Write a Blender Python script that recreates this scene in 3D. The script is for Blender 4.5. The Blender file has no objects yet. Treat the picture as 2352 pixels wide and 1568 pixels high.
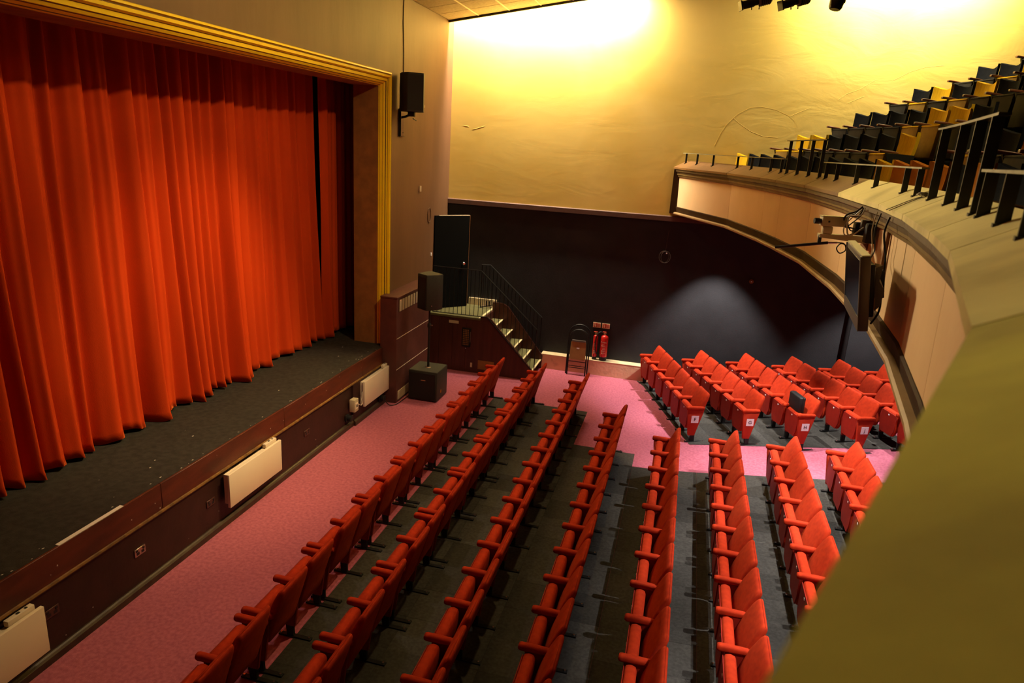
import bpy, bmesh, math, random
from mathutils import Vector, Matrix
random.seed(7)
sc = bpy.context.scene
COL = sc.collection

# ------------------------------------------------------------------ camera
cam_d = bpy.data.cameras.new('camera'); cam = bpy.data.objects.new('camera', cam_d); COL.objects.link(cam)
cam_d.sensor_width = 36.0; cam_d.lens = 24.23; cam_d.clip_start = 0.02; cam_d.clip_end = 200
RX = (0.96639538, 0.25027435, 0.05867461); RYD = (0.12382948, -0.25321301, -0.95945267); RZF = (-0.22526922, 0.93447628, -0.27569523)
cam.matrix_world = Matrix(((RX[0], -RYD[0], -RZF[0], 0.0), (RX[1], -RYD[1], -RZF[1], 0.0), (RX[2], -RYD[2], -RZF[2], 4.85), (0, 0, 0, 1)))
cam_d.dof.use_dof = True; cam_d.dof.focus_distance = 7.5; cam_d.dof.aperture_fstop = 2.8
sc.camera = cam
# ------------------------------------------------------------------ colour management, world
sc.view_settings.view_transform = 'Standard'; sc.view_settings.look = 'None'
sc.view_settings.gamma = 1.0; sc.view_settings.use_curve_mapping = False
sc.view_settings.exposure = 0.0
w = bpy.data.worlds.new('world'); sc.world = w; w.use_nodes = True
w.node_tree.nodes['Background'].inputs[0].default_value = (0.02, 0.015, 0.01, 1)
w.node_tree.nodes['Background'].inputs[1].default_value = 0.0

def lamp(kind, name, loc, energy, color, target=None, **kw):
    d = bpy.data.lights.new(name, kind); d.energy = energy; d.color = color
    for k, v in kw.items(): setattr(d, k, v)
    o = bpy.data.objects.new(name, d); COL.objects.link(o); o.location = loc
    if target is not None:
        o.rotation_euler = (Vector(target) - Vector(loc)).to_track_quat('-Z', 'Y').to_euler()
    return o
WARM = (1.0, 0.74, 0.36); YEL = (1.0, 0.81, 0.58); WHITE = (1.0, 0.93, 0.88)
# cove lights washing the side wall
lamp('AREA', 'cove_lamp', (-3.4, 14.64, 7.74), 1150, YEL, (-3.4, 15.2, 6.95), shape='RECTANGLE', size=3.7, size_y=0.12)
lamp('AREA', 'cove_lamp', (3.3, 14.15, 8.30), 320, (1.0, 0.88, 0.62), (3.3, 15.1, 7.3), shape='RECTANGLE', size=2.6, size_y=0.12)
# house lights in the ceiling, plus an added fill spot for the near ledge
lamp('AREA', 'house_and_fill_lamp', (-2.2, 6.9, 7.55), 32, WARM, (-2.2, 6.9, 0), shape='DISK', size=0.5)
lamp('SPOT', 'house_and_fill_lamp', (5.2, 8.0, 8.6), 500, WARM, (4.4, 9.5, 5.0), spot_size=1.5, spot_blend=0.8, shadow_soft_size=0.2)
lamp('SPOT', 'aisle_lamp', (-3.4, 7.5, 7.4), 330, (1.0, 0.78, 0.62), (-4.2, 7.4, 0), spot_size=1.25, spot_blend=1.0, shadow_soft_size=0.10)
lamp('SPOT', 'house_and_fill_lamp', (0.6, 2.4, 7.9), 80, (1.0, 0.86, 0.50), (0.3, 0.9, 4.65), spot_size=0.6, spot_blend=1.0, shadow_soft_size=0.15)  # added fill, only there to brighten the foreground ledge
# floods on the curtain from the lighting bar
lamp('SPOT', 'curtain_lamp', (-0.6, 7.4, 7.85), 900, (1.0, 0.70, 0.30), (-6.4, 7.8, 1.2), spot_size=1.9, spot_blend=1.0, shadow_soft_size=0.12)
lamp('SPOT', 'curtain_lamp', (-0.4, 8.4, 7.85), 2000, (1.0, 0.70, 0.30), (-6.4, 7.9, 1.3), spot_size=0.74, spot_blend=0.75, shadow_soft_size=0.10)
# added fill spot that brightens the balcony fascia and ledge, no fitting modelled
lamp('SPOT', 'fascia_fill_lamp', (-3.2, 11.8, 7.2), 2300, (1.0, 0.79, 0.48), (1.3, 5.6, 4.75), spot_size=0.72, spot_blend=1.0, shadow_soft_size=0.30)
# downlights in the balcony soffit
for (lx, ly, e) in ((0.72, 14.02, 800), (1.45, 11.6, 600), (1.68, 9.2, 600), (1.70, 6.8, 550), (1.60, 4.4, 450), (3.75, 13.75, 700), (2.9, 11.3, 600), (3.1, 8.8, 550), (3.1, 6.4, 500)):
    lamp('SPOT', 'soffit_lamp', (lx, ly, 3.54), e, WHITE, (lx, ly, 0), spot_size=1.36, spot_blend=0.5, shadow_soft_size=0.03)

# ------------------------------------------------------------------ materials
def _nt(name):
    m = bpy.data.materials.new(name); m.use_nodes = True
    nt = m.node_tree; return m, nt, nt.nodes['Principled BSDF']
def mat(name, col, rough=0.6, col2=None, scale=6.0, bump=0.0, bscale=40.0, metal=0.0, spec=0.4, sheen=0.0, stretch=None, ramp=(0.35, 0.65), detail=5.0, vary=0.0, rvar=0.0, emit=None):
    m, nt, b = _nt(name); N = nt.nodes; L = nt.links
    b.inputs['Base Color'].default_value = (*col, 1); b.inputs['Roughness'].default_value = rough
    b.inputs['Metallic'].default_value = metal; b.inputs['Specular IOR Level'].default_value = spec
    if sheen:
        b.inputs['Sheen Weight'].default_value = sheen; b.inputs['Sheen Roughness'].default_value = 0.3
        b.inputs['Sheen Tint'].default_value = (1.0, 0.20, 0.04, 1) if col[0] > 0.3 else (0.4, 0.4, 0.45, 1)
    tc = N.new('ShaderNodeTexCoord'); mp = N.new('ShaderNodeMapping'); L.new(tc.outputs['Object'], mp.inputs[0])
    if stretch: mp.inputs['Scale'].default_value = stretch
    if col2 is not None:
        nz = N.new('ShaderNodeTexNoise'); nz.inputs['Scale'].default_value = scale; nz.inputs['Detail'].default_value = detail
        L.new(mp.outputs[0], nz.inputs['Vector'])
        rp = N.new('ShaderNodeValToRGB'); L.new(nz.outputs[0], rp.inputs[0])
        rp.color_ramp.elements[0].position = ramp[0]; rp.color_ramp.elements[1].position = ramp[1]
        rp.color_ramp.elements[0].color = (*col, 1); rp.color_ramp.elements[1].color = (*col2, 1)
        out = rp.outputs[0]
        if vary:
            oi = N.new('ShaderNodeObjectInfo'); hs = N.new('ShaderNodeHueSaturation')
            mr = N.new('ShaderNodeMapRange'); L.new(oi.outputs['Random'], mr.inputs[0])
            mr.inputs['To Min'].default_value = 1 - vary; mr.inputs['To Max'].default_value = 1 + vary
            L.new(mr.outputs[0], hs.inputs['Value']); L.new(out, hs.inputs['Color']); out = hs.outputs[0]
        L.new(out, b.inputs['Base Color'])
    if bump:
        nb = N.new('ShaderNodeTexNoise'); nb.inputs['Scale'].default_value = bscale; nb.inputs['Detail'].default_value = 4
        L.new(mp.outputs[0], nb.inputs['Vector'])
        bp = N.new('ShaderNodeBump'); bp.inputs['Strength'].default_value = bump; bp.inputs['Distance'].default_value = 0.02
        L.new(nb.outputs[0], bp.inputs['Height']); L.new(bp.outputs[0], b.inputs['Normal'])
    return m
M = {}
M['carpet'] = mat('pink_carpet', (0.55, 0.155, 0.225), 0.95, (0.42, 0.11, 0.165), 26.0, 0.6, 300, spec=0.1, detail=10)
M['tile'] = mat('charcoal_carpet_tile', (0.043, 0.041, 0.036), 0.95, (0.062, 0.059, 0.052), 30, 0.5, 260, spec=0.1, vary=0.25)
M['stage'] = mat('black_stage_floor', (0.016, 0.016, 0.014), 0.8, (0.03, 0.029, 0.026), 14, 0.3, 120, spec=0.25)
M['apron'] = mat('red_brown_board', (0.11, 0.022, 0.008), 0.45, (0.06, 0.014, 0.006), 2.2, 0.1, 20, stretch=(4, 1, 4), spec=0.5)
M['apron_dark'] = mat('dark_brown_panel', (0.035, 0.011, 0.008), 0.55, (0.024, 0.008, 0.006), 4, 0.1, 20, spec=0.4)
M['skirt'] = mat('dark_skirting', (0.03, 0.014, 0.009), 0.5, (0.05, 0.03, 0.015), 9, spec=0.5)
M['bead'] = mat('worn_gilt_bead', (0.22, 0.10, 0.02), 0.45, (0.10, 0.045, 0.012), 14, spec=0.5)
M['gilt'] = mat('yellow_gilt_paint', (0.92, 0.66, 0.010), 0.42, (0.84, 0.58, 0.010), 3, 0.12, 30, spec=0.5)
M['gilt_dark'] = mat('dark_gilt_groove', (0.16, 0.075, 0.01), 0.6)
M['reveal'] = mat('brown_reveal', (0.27, 0.115, 0.03), 0.8, (0.20, 0.085, 0.024), 5, 0.15, 20)
M['proswall'] = mat('maroon_painted_plaster', (0.100, 0.046, 0.017), 0.62, (0.135, 0.064, 0.026), 1.1, 0.10, 9, stretch=(1, 1.3, 0.35), spec=0.45)
M['casing'] = mat('maroon_boxing', (0.10, 0.032, 0.026), 0.6, (0.075, 0.024, 0.02), 4, 0.1, 30)
M['dado'] = mat('brown_dado_rail', (0.12, 0.06, 0.04), 0.6, (0.09, 0.045, 0.03), 6)
M['blackwall'] = mat('black_wall_paint', (0.024, 0.0235, 0.026), 0.75, (0.019, 0.0185, 0.0205), 2.5, 0.15, 60, spec=0.3)
M['kerb'] = mat('cream_kerb_paint', (0.80, 0.56, 0.33), 0.7, (0.45, 0.28, 0.15), 4.5, 0.3, 18, ramp=(0.6, 0.82))
M['kerb_top'] = mat('pale_kerb_ledge', (0.66, 0.55, 0.34), 0.6, (0.52, 0.42, 0.24), 6)
M['ceil'] = mat('ceiling_tile', (0.50, 0.42, 0.28), 0.9, (0.42, 0.34, 0.22), 20, 0.3, 60)
M['tbar'] = mat('ceiling_bar', (0.75, 0.68, 0.5), 0.5)
M['ceiledge'] = mat('ceiling_edge', (0.03, 0.025, 0.02), 0.6)
M['dark'] = mat('dark_void', (0.012, 0.010, 0.009), 0.9)
M['curtain'] = mat('red_velour', (0.54, 0.050, 0.006), 0.85, (0.46, 0.038, 0.005), 2.5, 0.15, 220, spec=0.1, sheen=0.7, stretch=(1, 1, 0.2))
M['seat'] = mat('red_seat_plush', (0.43, 0.030, 0.005), 0.85, (0.34, 0.021, 0.004), 18, 0.25, 260, spec=0.15, sheen=0.12)
M['seatpanel'] = mat('red_seat_panel', (0.26, 0.012, 0.005), 0.6, (0.21, 0.010, 0.004), 7, 0.08, 200, spec=0.25)
M['endpanel'] = mat('red_end_panel', (0.46, 0.034, 0.007), 0.7, (0.40, 0.027, 0.006), 7, 0.08, 200, spec=0.25)
M['blackmetal'] = mat('black_metal', (0.010, 0.010, 0.010), 0.45, metal=0.0, spec=0.25)
M['bolt'] = mat('bright_bolt', (0.7, 0.7, 0.68), 0.25, metal=1.0)
M['plate'] = mat('white_plate', (0.8, 0.78, 0.8), 0.5)
M['ink'] = mat('black_ink', (0.01, 0.01, 0.012), 0.5)
M['heater'] = mat('cream_heater_enamel', (0.78, 0.66, 0.52), 0.45, (0.75, 0.63, 0.49), 2)
M['box'] = mat('beige_plastic', (0.5, 0.42, 0.28), 0.5)
M['socket'] = mat('dull_socket_plate', (0.085, 0.035, 0.028), 0.35, metal=0.3)
M['steel'] = mat('brushed_steel', (0.5, 0.42, 0.33), 0.3, metal=0.9)
M['speaker'] = mat('black_speaker_box', (0.018, 0.018, 0.015), 0.6, (0.026, 0.026, 0.02), 60, 0.25, 200)
M['grille'] = mat('black_speaker_grille', (0.006, 0.006, 0.006), 0.6, bump=0.4, bscale=300)
M['speaker_top'] = mat('dark_grey_speaker_lid', (0.05, 0.052, 0.042), 0.55, bump=0.2, bscale=200)
M['green'] = mat('olive_green_lino', (0.115, 0.11, 0.035), 0.7, (0.09, 0.085, 0.03), 9)
M['nosing'] = mat('cream_stair_nosing', (0.62, 0.55, 0.30), 0.6)
M['mahog'] = mat('dark_mahogany_board', (0.075, 0.020, 0.012), 0.5, (0.05, 0.013, 0.008), 2, 0.06, 30, stretch=(6, 6, 0.6), spec=0.4)
M['doorp'] = mat('black_door_paint', (0.004, 0.004, 0.0035), 0.9, spec=0.05)
M['brass'] = mat('brass', (0.6, 0.45, 0.2), 0.3, metal=0.9)
M['chairbrown'] = mat('brown_hardboard', (0.34, 0.19, 0.055), 0.6, (0.28, 0.15, 0.045), 6)
M['extred'] = mat('extinguisher_red', (0.55, 0.02, 0.015), 0.25, spec=0.6)
M['rubber'] = mat('black_rubber', (0.01, 0.01, 0.01), 0.55)
M['signred'] = mat('sign_red', (0.55, 0.05, 0.02), 0.5)
M['signcream'] = mat('sign_cream', (0.88, 0.70, 0.46), 0.5)
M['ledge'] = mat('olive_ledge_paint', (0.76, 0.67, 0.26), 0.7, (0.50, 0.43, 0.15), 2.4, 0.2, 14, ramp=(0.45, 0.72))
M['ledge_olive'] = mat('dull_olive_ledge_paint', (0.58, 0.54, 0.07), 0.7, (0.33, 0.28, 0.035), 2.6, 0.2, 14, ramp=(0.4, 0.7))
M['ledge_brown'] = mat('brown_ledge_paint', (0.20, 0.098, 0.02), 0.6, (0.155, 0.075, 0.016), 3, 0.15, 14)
M['cornice_olive'] = mat('olive_cornice_bead', (0.24, 0.165, 0.05), 0.45, (0.18, 0.12, 0.035), 5)
M['cornice'] = mat('brown_cornice_paint', (0.10, 0.060, 0.018), 0.5, (0.075, 0.044, 0.013), 5, 0.1, 20)
M['fascia'] = mat('peach_fascia_board', (0.82, 0.58, 0.31), 0.75, (0.76, 0.52, 0.265), 1.5, 0.1, 10)
M['trimlight'] = mat('tan_edge_bead', (0.38, 0.25, 0.11), 0.55, (0.30, 0.19, 0.08), 5)
M['trimdark'] = mat('dark_brown_band', (0.05, 0.026, 0.009), 0.7, (0.036, 0.018, 0.007), 5, spec=0.08)
M['rail'] = mat('black_rail', (0.012, 0.012, 0.010), 0.4)
M['railtop'] = mat('greenish_rail_cap', (0.30, 0.29, 0.16), 0.5, (0.20, 0.19, 0.10), 10)
M['navy'] = mat('navy_seat_cloth', (0.005, 0.006, 0.008), 0.85, (0.008, 0.009, 0.011), 20, 0.2, 200, spec=0.04)
M['yellow'] = mat('yellow_seat_cloth', (0.58, 0.36, 0.012), 0.85, (0.48, 0.29, 0.010), 10, 0.2, 200, spec=0.05, stretch=(1, 6, 0.6))
M['orange'] = mat('orange_seat_cloth', (0.50, 0.19, 0.02), 0.85, (0.42, 0.15, 0.016), 10, 0.2, 200, spec=0.05)
M['navypan'] = mat('dark_seat_underside', (0.030, 0.028, 0.023), 0.85, (0.022, 0.020, 0.017), 8, spec=0.08)
M['yellowpan'] = mat('tan_seat_underside', (0.26, 0.165, 0.035), 0.8, (0.21, 0.13, 0.028), 8, spec=0.1)
M['armwood'] = mat('red_brown_arm', (0.16, 0.05, 0.018), 0.4, (0.11, 0.035, 0.013), 12)
M['tier'] = mat('dark_tier_carpet', (0.02, 0.018, 0.014), 0.9)
M['tv'] = mat('grey_tv_case', (0.12, 0.10, 0.085), 0.4)
M['tvtop'] = mat('pale_tv_top', (0.5, 0.46, 0.30), 0.5)
M['screen'] = mat('dark_screen_glass', (0.015, 0.016, 0.022), 0.12, spec=0.6)
M['camcream'] = mat('cream_camera_case', (0.6, 0.5, 0.28), 0.45)
M['tape'] = mat('white_tape', (0.75, 0.72, 0.66), 0.6)
M['mark'] = mat('scuff_white', (0.6, 0.57, 0.5), 0.7)
M['clearpack'] = mat('grey_plastic_bag', (0.2, 0.19, 0.17), 0.2, spec=0.7)

def wall_material():
    m, nt, b = _nt('yellow_stained_plaster'); N = nt.nodes; L = nt.links
    tc = N.new('ShaderNodeTexCoord')
    n1 = N.new('ShaderNodeTexNoise'); n1.inputs['Scale'].default_value = 0.55; n1.inputs['Detail'].default_value = 6; n1.inputs['Distortion'].default_value = 0.6
    L.new(tc.outputs['Object'], n1.inputs['Vector'])
    r1 = N.new('ShaderNodeValToRGB'); L.new(n1.outputs[0], r1.inputs[0])
    r1.color_ramp.elements[0].position = 0.35; r1.color_ramp.elements[1].position = 0.68
    r1.color_ramp.elements[0].color = (0.66, 0.47, 0.10, 1); r1.color_ramp.elements[1].color = (0.73, 0.55, 0.15, 1)
    L.new(r1.outputs[0], b.inputs['Base Color']); b.inputs['Roughness'].default_value = 0.75; b.inputs['Specular IOR Level'].default_value = 0.25
    # lumpy plaster relief, rougher towards the back of the hall, with a few cracks
    sx = N.new('ShaderNodeSeparateXYZ'); L.new(tc.outputs['Object'], sx.inputs[0])
    mr = N.new('ShaderNodeMapRange'); L.new(sx.outputs['X'], mr.inputs[0])
    mr.inputs['From Min'].default_value = -0.5; mr.inputs['From Max'].default_value = 3.0; mr.inputs['To Min'].default_value = 0.12; mr.inputs['To Max'].default_value = 1.0
    n2 = N.new('ShaderNodeTexNoise'); n2.inputs['Scale'].default_value = 1.6; n2.inputs['Detail'].default_value = 7; n2.inputs['Distortion'].default_value = 1.2
    mp = N.new('ShaderNodeMapping'); mp.inputs['Rotation'].default_value = (0, 0.6, 0); mp.inputs['Scale'].default_value = (0.7, 1, 1.6)
    L.new(tc.outputs['Object'], mp.inputs[0]); L.new(mp.outputs[0], n2.inputs['Vector'])
    mu = N.new('ShaderNodeMath'); mu.operation = 'MULTIPLY'; L.new(n2.outputs[0], mu.inputs[0]); L.new(mr.outputs[0], mu.inputs[1])
    vo = N.new('ShaderNodeTexVoronoi'); vo.feature = 'DISTANCE_TO_EDGE'; vo.inputs['Scale'].default_value = 0.55
    nd = N.new('ShaderNodeTexNoise'); nd.inputs['Scale'].default_value = 1.3; L.new(tc.outputs['Object'], nd.inputs['Vector'])
    mx = N.new('ShaderNodeMixRGB'); mx.inputs[0].default_value = 0.35; L.new(tc.outputs['Object'], mx.inputs[1]); L.new(nd.outputs['Color'], mx.inputs[2]); L.new(mx.outputs[0], vo.inputs['Vector'])
    rc = N.new('ShaderNodeMapRange'); L.new(vo.outputs['Distance'], rc.inputs[0]); rc.inputs['From Max'].default_value = 0.02; rc.inputs['To Min'].default_value = 0.0; rc.inputs['To Max'].default_value = 0.06
    mu2 = N.new('ShaderNodeMath'); mu2.operation = 'MULTIPLY'; L.new(rc.outputs[0], mu2.inputs[0]); L.new(mr.outputs[0], mu2.inputs[1])
    ad = N.new('ShaderNodeMath'); L.new(mu.outputs[0], ad.inputs[0]); L.new(mu2.outputs[0], ad.inputs[1])
    n3 = N.new('ShaderNodeTexNoise'); n3.inputs['Scale'].default_value = 60; L.new(tc.outputs['Object'], n3.inputs['Vector'])
    m3 = N.new('ShaderNodeMath'); m3.operation = 'MULTIPLY_ADD'; m3.inputs[1].default_value = 0.02; L.new(n3.outputs[0], m3.inputs[0]); L.new(ad.outputs[0], m3.inputs[2])
    bp = N.new('ShaderNodeBump'); bp.inputs['Strength'].default_value = 0.35; bp.inputs['Distance'].default_value = 0.045
    L.new(m3.outputs[0], bp.inputs['Height']); L.new(bp.outputs[0], b.inputs['Normal'])
    return m
M['yellowwall'] = wall_material()

# ------------------------------------------------------------------ mesh helpers
class MB:
    def __init__(s): s.v = []; s.f = []; s.mi = []; s.cur = 0
    def add(s, vs, fs):
        n = len(s.v); s.v += [tuple(v) for v in vs]
        for f in fs: s.f.append(tuple(i + n for i in f)); s.mi.append(s.cur)
        return s
    def box(s, x0, x1, y0, y1, z0, z1):
        return s.hexa([(x0, y0, z0), (x1, y0, z0), (x1, y1, z0), (x0, y1, z0), (x0, y0, z1), (x1, y0, z1), (x1, y1, z1), (x0, y1, z1)])
    def hexa(s, p):
        return s.add(p, [(0, 3, 2, 1), (4, 5, 6, 7), (0, 1, 5, 4), (1, 2, 6, 5), (2, 3, 7, 6), (3, 0, 4, 7)])
    def rings(s, R, closed=True, cap=True):
        n = len(R[0]); vs = [p for r in R for p in r]; fs = []
        for k in range(len(R) - 1):
            for i in range(n if closed else n - 1):
                j = (i + 1) % n
                fs.append((k * n + i, k * n + j, (k + 1) * n + j, (k + 1) * n + i))
        if cap:
            fs.append(tuple(range(n - 1, -1, -1))); fs.append(tuple((len(R) - 1) * n + i for i in range(n)))
        return s.add(vs, fs)
    def tube(s, pts, r, n=8, cap=True):
        P = [Vector(p) for p in pts]; R = []; up = None
        for i, p in enumerate(P):
            t = (P[min(i + 1, len(P) - 1)] - P[max(i - 1, 0)]).normalized()
            if up is None or abs(up.dot(t)) > 0.98: up = Vector((0, 0, 1)) if abs(t.z) < 0.9 else Vector((1, 0, 0))
            a = t.cross(up).normalized(); b = a.cross(t).normalized(); up = b
            rr = r[i] if isinstance(r, (list, tuple)) else r
            R.append([p + a * (rr * math.cos(2 * math.pi * k / n)) + b * (rr * math.sin(2 * math.pi * k / n)) for k in range(n)])
        return s.rings(R, True, cap)
    def cable(s, pts, r, n=6):
        P = [Vector(p) for p in pts]; out = []
        for i in range(len(P) - 1):
            a, b_, c, d = P[max(i - 1, 0)], P[i], P[i + 1], P[min(i + 2, len(P) - 1)]
            for k in range(5):
                t = k / 5; out.append(0.5 * ((2 * b_) + (c - a) * t + (2 * a - 5 * b_ + 4 * c - d) * t * t + (3 * b_ - a - 3 * c + d) * t ** 3))
        return s.tube(out + [P[-1]], r, n)
    def lathe(s, prof, n=16, c=(0, 0, 0), axis='z'):
        R = []
        for r, h in prof:
            ring = []
            for k in range(n):
                a = 2 * math.pi * k / n; x, y = r * math.cos(a), r * math.sin(a)
                p = (x, y, h) if axis == 'z' else ((h, x, y) if axis == 'x' else (y, h, x))
                ring.append((c[0] + p[0], c[1] + p[1], c[2] + p[2]))
            R.append(ring)
        return s.rings(R)
    def prism(s, poly, a, b, axis='y'):
        def P(u, v, t): return {'y': (u, t, v), 'x': (t, u, v), 'z': (u, v, t)}[axis]
        return s.rings([[P(u, v, a) for u, v in poly], [P(u, v, b) for u, v in poly]])
    def xf(s, mtx):
        s.v = [tuple(mtx @ Vector(v)) for v in s.v]; return s
    def mesh(s, name, mats, smooth=False, bevel=0, seg=2):
        me = bpy.data.meshes.new(name); me.from_pydata(s.v, [], s.f)
        for m in (mats if isinstance(mats, (list, tuple)) else [mats]): me.materials.append(M[m] if isinstance(m, str) else m)
        me.polygons.foreach_set('material_index', s.mi)
        bm = bmesh.new(); bm.from_mesh(me); bmesh.ops.recalc_face_normals(bm, faces=bm.faces)
        if bevel:
            bmesh.ops.bevel(bm, geom=[e for e in bm.edges if len(e.link_faces) == 2 and e.calc_face_angle(0) > 0.5], offset=bevel, segments=seg, profile=0.5, affect='EDGES', clamp_overlap=True)
        bm.to_mesh(me); bm.free()
        if smooth or bevel:
            me.polygons.foreach_set('use_smooth', [True] * len(me.polygons))
            me.set_sharp_from_angle(angle=math.radians(smooth if smooth and smooth is not True else 40))
        me.update(); return me
def rr(cx, cy, hx, hy, r, n=3):
    """rounded rectangle outline in 2-D"""
    r = min(r, hx * .999, hy * .999); out = []
    for sx, sy, a0 in ((1, 1, 0), (-1, 1, 90), (-1, -1, 180), (1, -1, 270)):
        for k in range(n + 1):
            a = math.radians(a0 + 90 * k / n)
            out.append((cx + sx * (hx - r) + r * math.cos(a), cy + sy * (hy - r) + r * math.sin(a)))
    return out
def link(name, me, parent=None, loc=None, rz=0):
    o = bpy.data.objects.new(name, me); COL.objects.link(o)
    if parent: o.parent = parent
    if loc: o.location = loc
    if rz: o.rotation_euler = (0, 0, rz)
    return o
def obj(name, mb, mats, parent=None, loc=None, rz=0, **kw):
    return link(name, mb.mesh(name, mats, **kw), parent, loc, rz)
def tag(o, label, cat, group=None):
    o['label'] = label; o['category'] = cat
    if group: o['group'] = group
    return o
def thing(name, label, cat, loc=(0, 0, 0), rz=0, group=None):
    o = bpy.data.objects.new(name, None); COL.objects.link(o); o.location = loc; o.rotation_euler = (0, 0, rz); o.empty_display_size = 0.1
    return tag(o, label, cat, group)
def struct(name, mb, mats, **kw):
    o = obj(name, mb, mats, **kw); o['kind'] = 'structure'; return o
def text_mesh(txt, size, depth=0.001):
    cu = bpy.data.curves.new('lettering', 'FONT'); cu.body = txt; cu.size = size; cu.extrude = depth; cu.align_x = 'CENTER'; cu.align_y = 'CENTER'
    o = bpy.data.objects.new('lettering', cu); COL.objects.link(o); bpy.context.view_layer.update()
    me = bpy.data.meshes.new_from_object(o.evaluated_get(bpy.context.evaluated_depsgraph_get()))
    bpy.data.objects.remove(o); return me
ORD = ['first', 'second', 'third', 'fourth', 'fifth', 'sixth', 'seventh', 'eighth', 'ninth', 'tenth', 'eleventh', 'twelfth', 'thirteenth', 'fourteenth', 'fifteenth', 'sixteenth', 'seventeenth', 'eighteenth', 'nineteenth', 'twentieth']
PI = math.pi

# ------------------------------------------------------------------ the setting
YW = 14.88      # side wall
XP = -5.25      # proscenium wall
YL = -0.95      # near side wall (behind the camera)
XB = 8.6        # back wall
def zf(x): return max(0.0, 0.063 * (x - 0.3))       # raked stalls floor
def zc(x): return 7.2 + 0.158 * (x - XP)            # sloping ceiling

b = MB(); b.rings([[(XP - 0.3, YL, -0.2), (XP - 0.3, YL, 0), (0.3, YL, 0), (XB, YL, zf(XB)), (XB, YL, -0.2)], [(XP - 0.3, YW, -0.2), (XP - 0.3, YW, 0), (0.3, YW, 0), (XB, YW, zf(XB)), (XB, YW, -0.2)]])
floor = struct('floor', b, 'carpet')

# charcoal carpet tiles laid in the pink carpet
tile_n = [0]
def carpet_tile(quad):
    t = 0.004; cx = sum(p[0] for p in quad) / 4; cy = sum(p[1] for p in quad) / 4
    q = [(x + (cx - x) * 0.004, y + (cy - y) * 0.004) for x, y in quad]; h = 0.007 + random.uniform(0, .0015)
    mb = MB(); mb.hexa([(x, y, zf(x) + 0.0005) for x, y in q] + [(x, y, zf(x) + h) for x, y in q])
    obj('carpet_tile', mb, 'tile', floor)
xs = [-3.28 + 0.4675 * i for i in range(5)] + [-0.895, -0.38] + [-0.38 + 0.5 * i for i in range(1, 10)]
def top_y(x): return 12.35 if x < -1.42 else (10.76 if x < -0.39 else 10.27 + (x + 0.38) * 0.125)
for i in range(len(xs) - 1):
    x0, x1 = xs[i], xs[i + 1]; xm = (x0 + x1) / 2
    ys = [12.35, 11.82, 11.29, 10.76, 10.27] + [10.27 - 0.5 * k for k in range(1, 15)]
    for k in range(len(ys) - 1):
        y1, y0 = ys[k], ys[k + 1]
        if y0 > top_y(xm) - 0.05: continue
        if y0 < 2.7 + max(0, (xm - 0.3)) * 1.3: continue
        ya, yb = y1, y1
        if xm > -0.38 and k >= 3:
            if k == 3: ya = yb = None
            if y1 == 10.27: ya, yb = top_y(x0 + .001), top_y(x1 - .001)
        if ya is None: continue
        carpet_tile([(x0, y0), (x1, y0), (x1, yb), (x0, ya)])
dF = Vector((0.331, -0.944)); nF = Vector((0.944, 0.331))
pA = Vector((0.50, 11.50))
for v in range(8):
    for u in range(7):
        v0 = v * 0.5; v1 = v0 + 0.5
        def P(uu, vv):
            # aisle edge is slightly skewed against the rows
            p0 = pA + nF * vv + Vector((0, -0.27 * vv * 0.9)) * 0.62
            return p0 - dF * uu
        q = [P(u * 0.5, v0), P(u * 0.5, v1), P(u * 0.5 + 0.5, v1), P(u * 0.5 + 0.5, v0)]
        q = [(p.x, min(p.y, 14.62)) for p in q]
        if max(p[1] for p in q) - min(p[1] for p in q) < 0.2: continue
        carpet_tile(q)

# side wall: yellow plaster above, dado rail, black below
struct('wall_right', MB().box(XP - 1.5, XB, YW, YW + 0.25, 3.52, 10.0), 'yellowwall')
wr = bpy.data.objects['wall_right']
for cr in ([(0.32, 5.04), (0.41, 5.29), (0.5, 5.46), (0.67, 5.65), (0.9, 5.79), (1.13, 5.81), (1.38, 5.77), (1.63, 5.67), (1.76, 5.57), (1.81, 5.33)], [(0.61, 5.58), (0.75, 5.48), (0.97, 5.35), (1.21, 5.27), (1.49, 5.26)], [(1.65, 5.66), (1.79, 5.74), (2.0, 5.84)], [(2.46, 6.0), (2.59, 6.11), (2.8, 6.2), (3.05, 6.38)], [(2.62, 5.94), (2.76, 6.01), (2.9, 6.08)], [(3.33, 6.37), (3.59, 6.53), (3.83, 6.62), (4.14, 6.66)], [(-4.96, 5.16), (-4.86, 5.15), (-4.84, 5.145)], [(-4.75, 5.09), (-4.71, 5.1), (-4.61, 5.13), (-4.49, 5.17)]):
    obj('plaster_crack', MB().tube([(x, YW + 0.0015, z) for x, z in cr], 0.0042, 5), 'yellowwall', wr, smooth=True)
struct('wall_right_lower', MB().box(XP, XB, YW, YW + 0.25, -0.1, 3.52), 'blackwall')
b = MB(); b.prism([(YW + 0.01, 3.49), (YW - 0.05, 3.49), (YW - 0.05, 3.585), (YW - 0.03, 3.60), (YW + 0.01, 3.60)], XP, XB, 'x')
struct('trim_1', b, 'dado')
b = MB(); b.box(-2.84, -0.35, 14.65, YW, -0.05, 0.325); kerb = struct('baseboard_right', b, 'kerb')
obj('ledge', MB().box(-2.84, -0.35, 14.645, YW - 0.002, 0.3255, 0.335), 'kerb_top', kerb)
struct('wall_left', MB().box(XP - 1.5, XB, YL - 0.25, YL, -0.1, 10.0), 'proswall')
struct('wall_back', MB().box(XB, XB + 0.25, YL, YW, -0.1, 10.0), 'proswall')
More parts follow.
